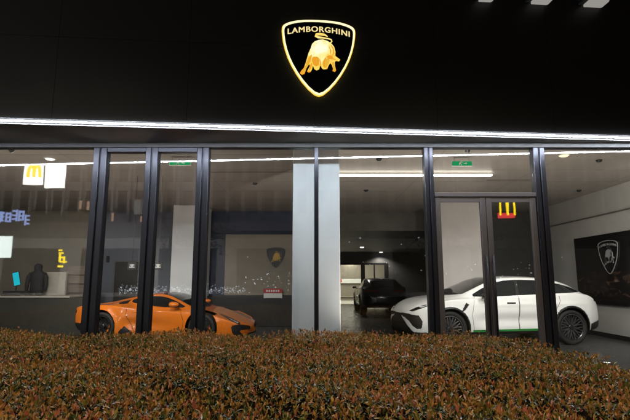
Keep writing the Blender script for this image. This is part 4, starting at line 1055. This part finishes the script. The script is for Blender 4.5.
# blue lettered LED sign: rows of strokes
p0 = street(-14, 212, 30); p1 = street(30, 223, 30); t = thing('led_sign', 'blue lettered light sign across the street', 'sign', (0, -16, 0)); b = MB()
random.seed(3); nx = 7; cw = (p1.x - p0.x) / nx; hh = (street(10, 210, 30).z - street(10, 222, 30).z)
for i in range(nx):
    x = p0.x + i * cw; zt_ = street(10, 210, 30).z + (.22 if i in (4, 5) else 0) - i * .05
    for k in range(3): z = zt_ - hh * (k + .3) / 3; b.box(x + .04, x + cw * .86, 0, .05, z - .05, z + .05)
    for k in range(2): xx = x + cw * random.choice((.1, .4, .7)); b.box(xx, xx + .1, 0.001, .055, zt_ - hh * random.uniform(.7, 1), zt_)
b.build('strokes', M['blueled'], t)
# yellow vertical sign
t = thing('blade_sign', 'yellow vertical sign across the street', 'sign', (0, -16, 0)); b = MB()
for (x_, y_, w_, h_) in ((60.5, 250, 3.5, 1.6), (61.5, 253, 5, 1.4), (62, 257.5, 6, 1.5), (60, 258, 1.5, 8), (64.5, 260, 1.5, 7), (63, 262, 6, 1.4), (60.5, 266.5, 5, 1.8), (66, 262, 2, 1.5)):
    q = street(x_, y_, 30); k = 30 / 455; b.box(q.x - w_ * k / 2, q.x + w_ * k / 2, 0, .08, q.z - h_ * k / 2, q.z + h_ * k / 2)
b.build('strokes', M['yellow'], t)
# white screen far left
q0, q1 = street(-6, 236, 30), street(10.5, 258, 30); t = thing('video_screen', 'white video screen across the street', 'screen', (0, -16, 0))
MB().box(q0.x, q1.x, 0, .1, q1.z, q0.z).build('display', M['screen'], t)
# fairy lights in street trees and along a rail
def bulbs(name, label, pts, r):
    b = MB()
    for p in pts:
        rr = r * random.uniform(.5, 1.3)
        vs = [(p.x + rr, p.y, p.z), (p.x - rr, p.y, p.z), (p.x, p.y + rr, p.z), (p.x, p.y - rr, p.z), (p.x, p.y, p.z + rr), (p.x, p.y, p.z - rr)]
        b.add(vs, [(0, 2, 4), (2, 1, 4), (1, 3, 4), (3, 0, 4), (2, 0, 5), (1, 2, 5), (3, 1, 5), (0, 3, 5)])
    tag(b.build(name, M['bulb']), label, 'string lights')
random.seed(5)
pts = [street(random.uniform(118, 246), 290 + random.gauss(0, 2.2) - .012 * 0, 24 + random.uniform(-.6, .6)) for _ in range(420)]
bulbs('string_lights', 'white string lights along a rail across the street', pts, .021)
pts = [street(random.gauss(0, 1) * 34 + 500, 268 + random.gauss(0, 9), 28 + random.uniform(-2, 2)) for _ in range(26)] + [street(random.uniform(345, 430), 262 + random.gauss(0, 12), 27) for _ in range(12)] \
    + [street(random.uniform(244, 292), 281 + random.gauss(0, 5), 27) for _ in range(34)] + [street(247.5, 257, 25), street(385, 262, 25), street(316, 255, 25)]
bulbs('string_lights', 'white string lights hung in a street tree', pts, .030)
for x, y, h in ((7, -13, 8), (10.5, -15, 8.5), (-7, -12, 7)):
    t = thing('street_tree', 'dark street tree across the street', 'tree', (x, y, 0), 0, 'street trees across the street')
    MB().tube([(0, 0, 0), (.05, 0, 1.5), (0, .05, 3), (.1, 0, h * .7)], [.16, .13, .11, .04], 10).build('trunk', M['bark'], t)
    b = MB()
    for k in range(900):
        v = Vector((random.gauss(0, 1), random.gauss(0, 1), random.gauss(0, .8))) * .9 + Vector((0, 0, h * .62)); s_ = .16
        a = Vector((random.uniform(-1, 1), random.uniform(-1, 1), random.uniform(-1, 1))).normalized(); c_ = a.orthogonal().normalized()
        b.add([v, v + a * s_ + c_ * s_ * .3, v + a * 2 * s_, v + a * s_ - c_ * s_ * .3], [(0, 1, 2, 3)])
    b.build('crown', M['green'] if False else mat('street_leaf', (.05, .06, .02), .6), t)
# street lamps added out of view behind the camera to brighten the hedge
for x, y in ((-6.5, -6.5), (6.0, -6.5)):
    t = thing('fill_street_lamp', 'added unseen street lamp behind the viewer, warm light for the hedge', 'street lamp', (x, y, 0), 0, 'added street lamps along the kerb')
    MB().tube([(0, 0, 0), (0, 0, 8.6), (0, .4, 9.0), (0, 1.5, 9.15)], [.09, .06, .05, .04], 10).build('post', M['soffit'], t)
    MB().bbox(-.14, .14, 1.2, 1.9, 9.10, 9.2, .02).build('lamp_head', M['soffit'], t)
    MB().box(-.11, .11, 1.25, 1.85, 9.085, 9.098).build('lens', M['downw'], t)
    spot((x, y + 1.55, 9.05), 2250, (x * .8, y + 2.6, 0), R(124), .6, .15, (1, .84, .64))
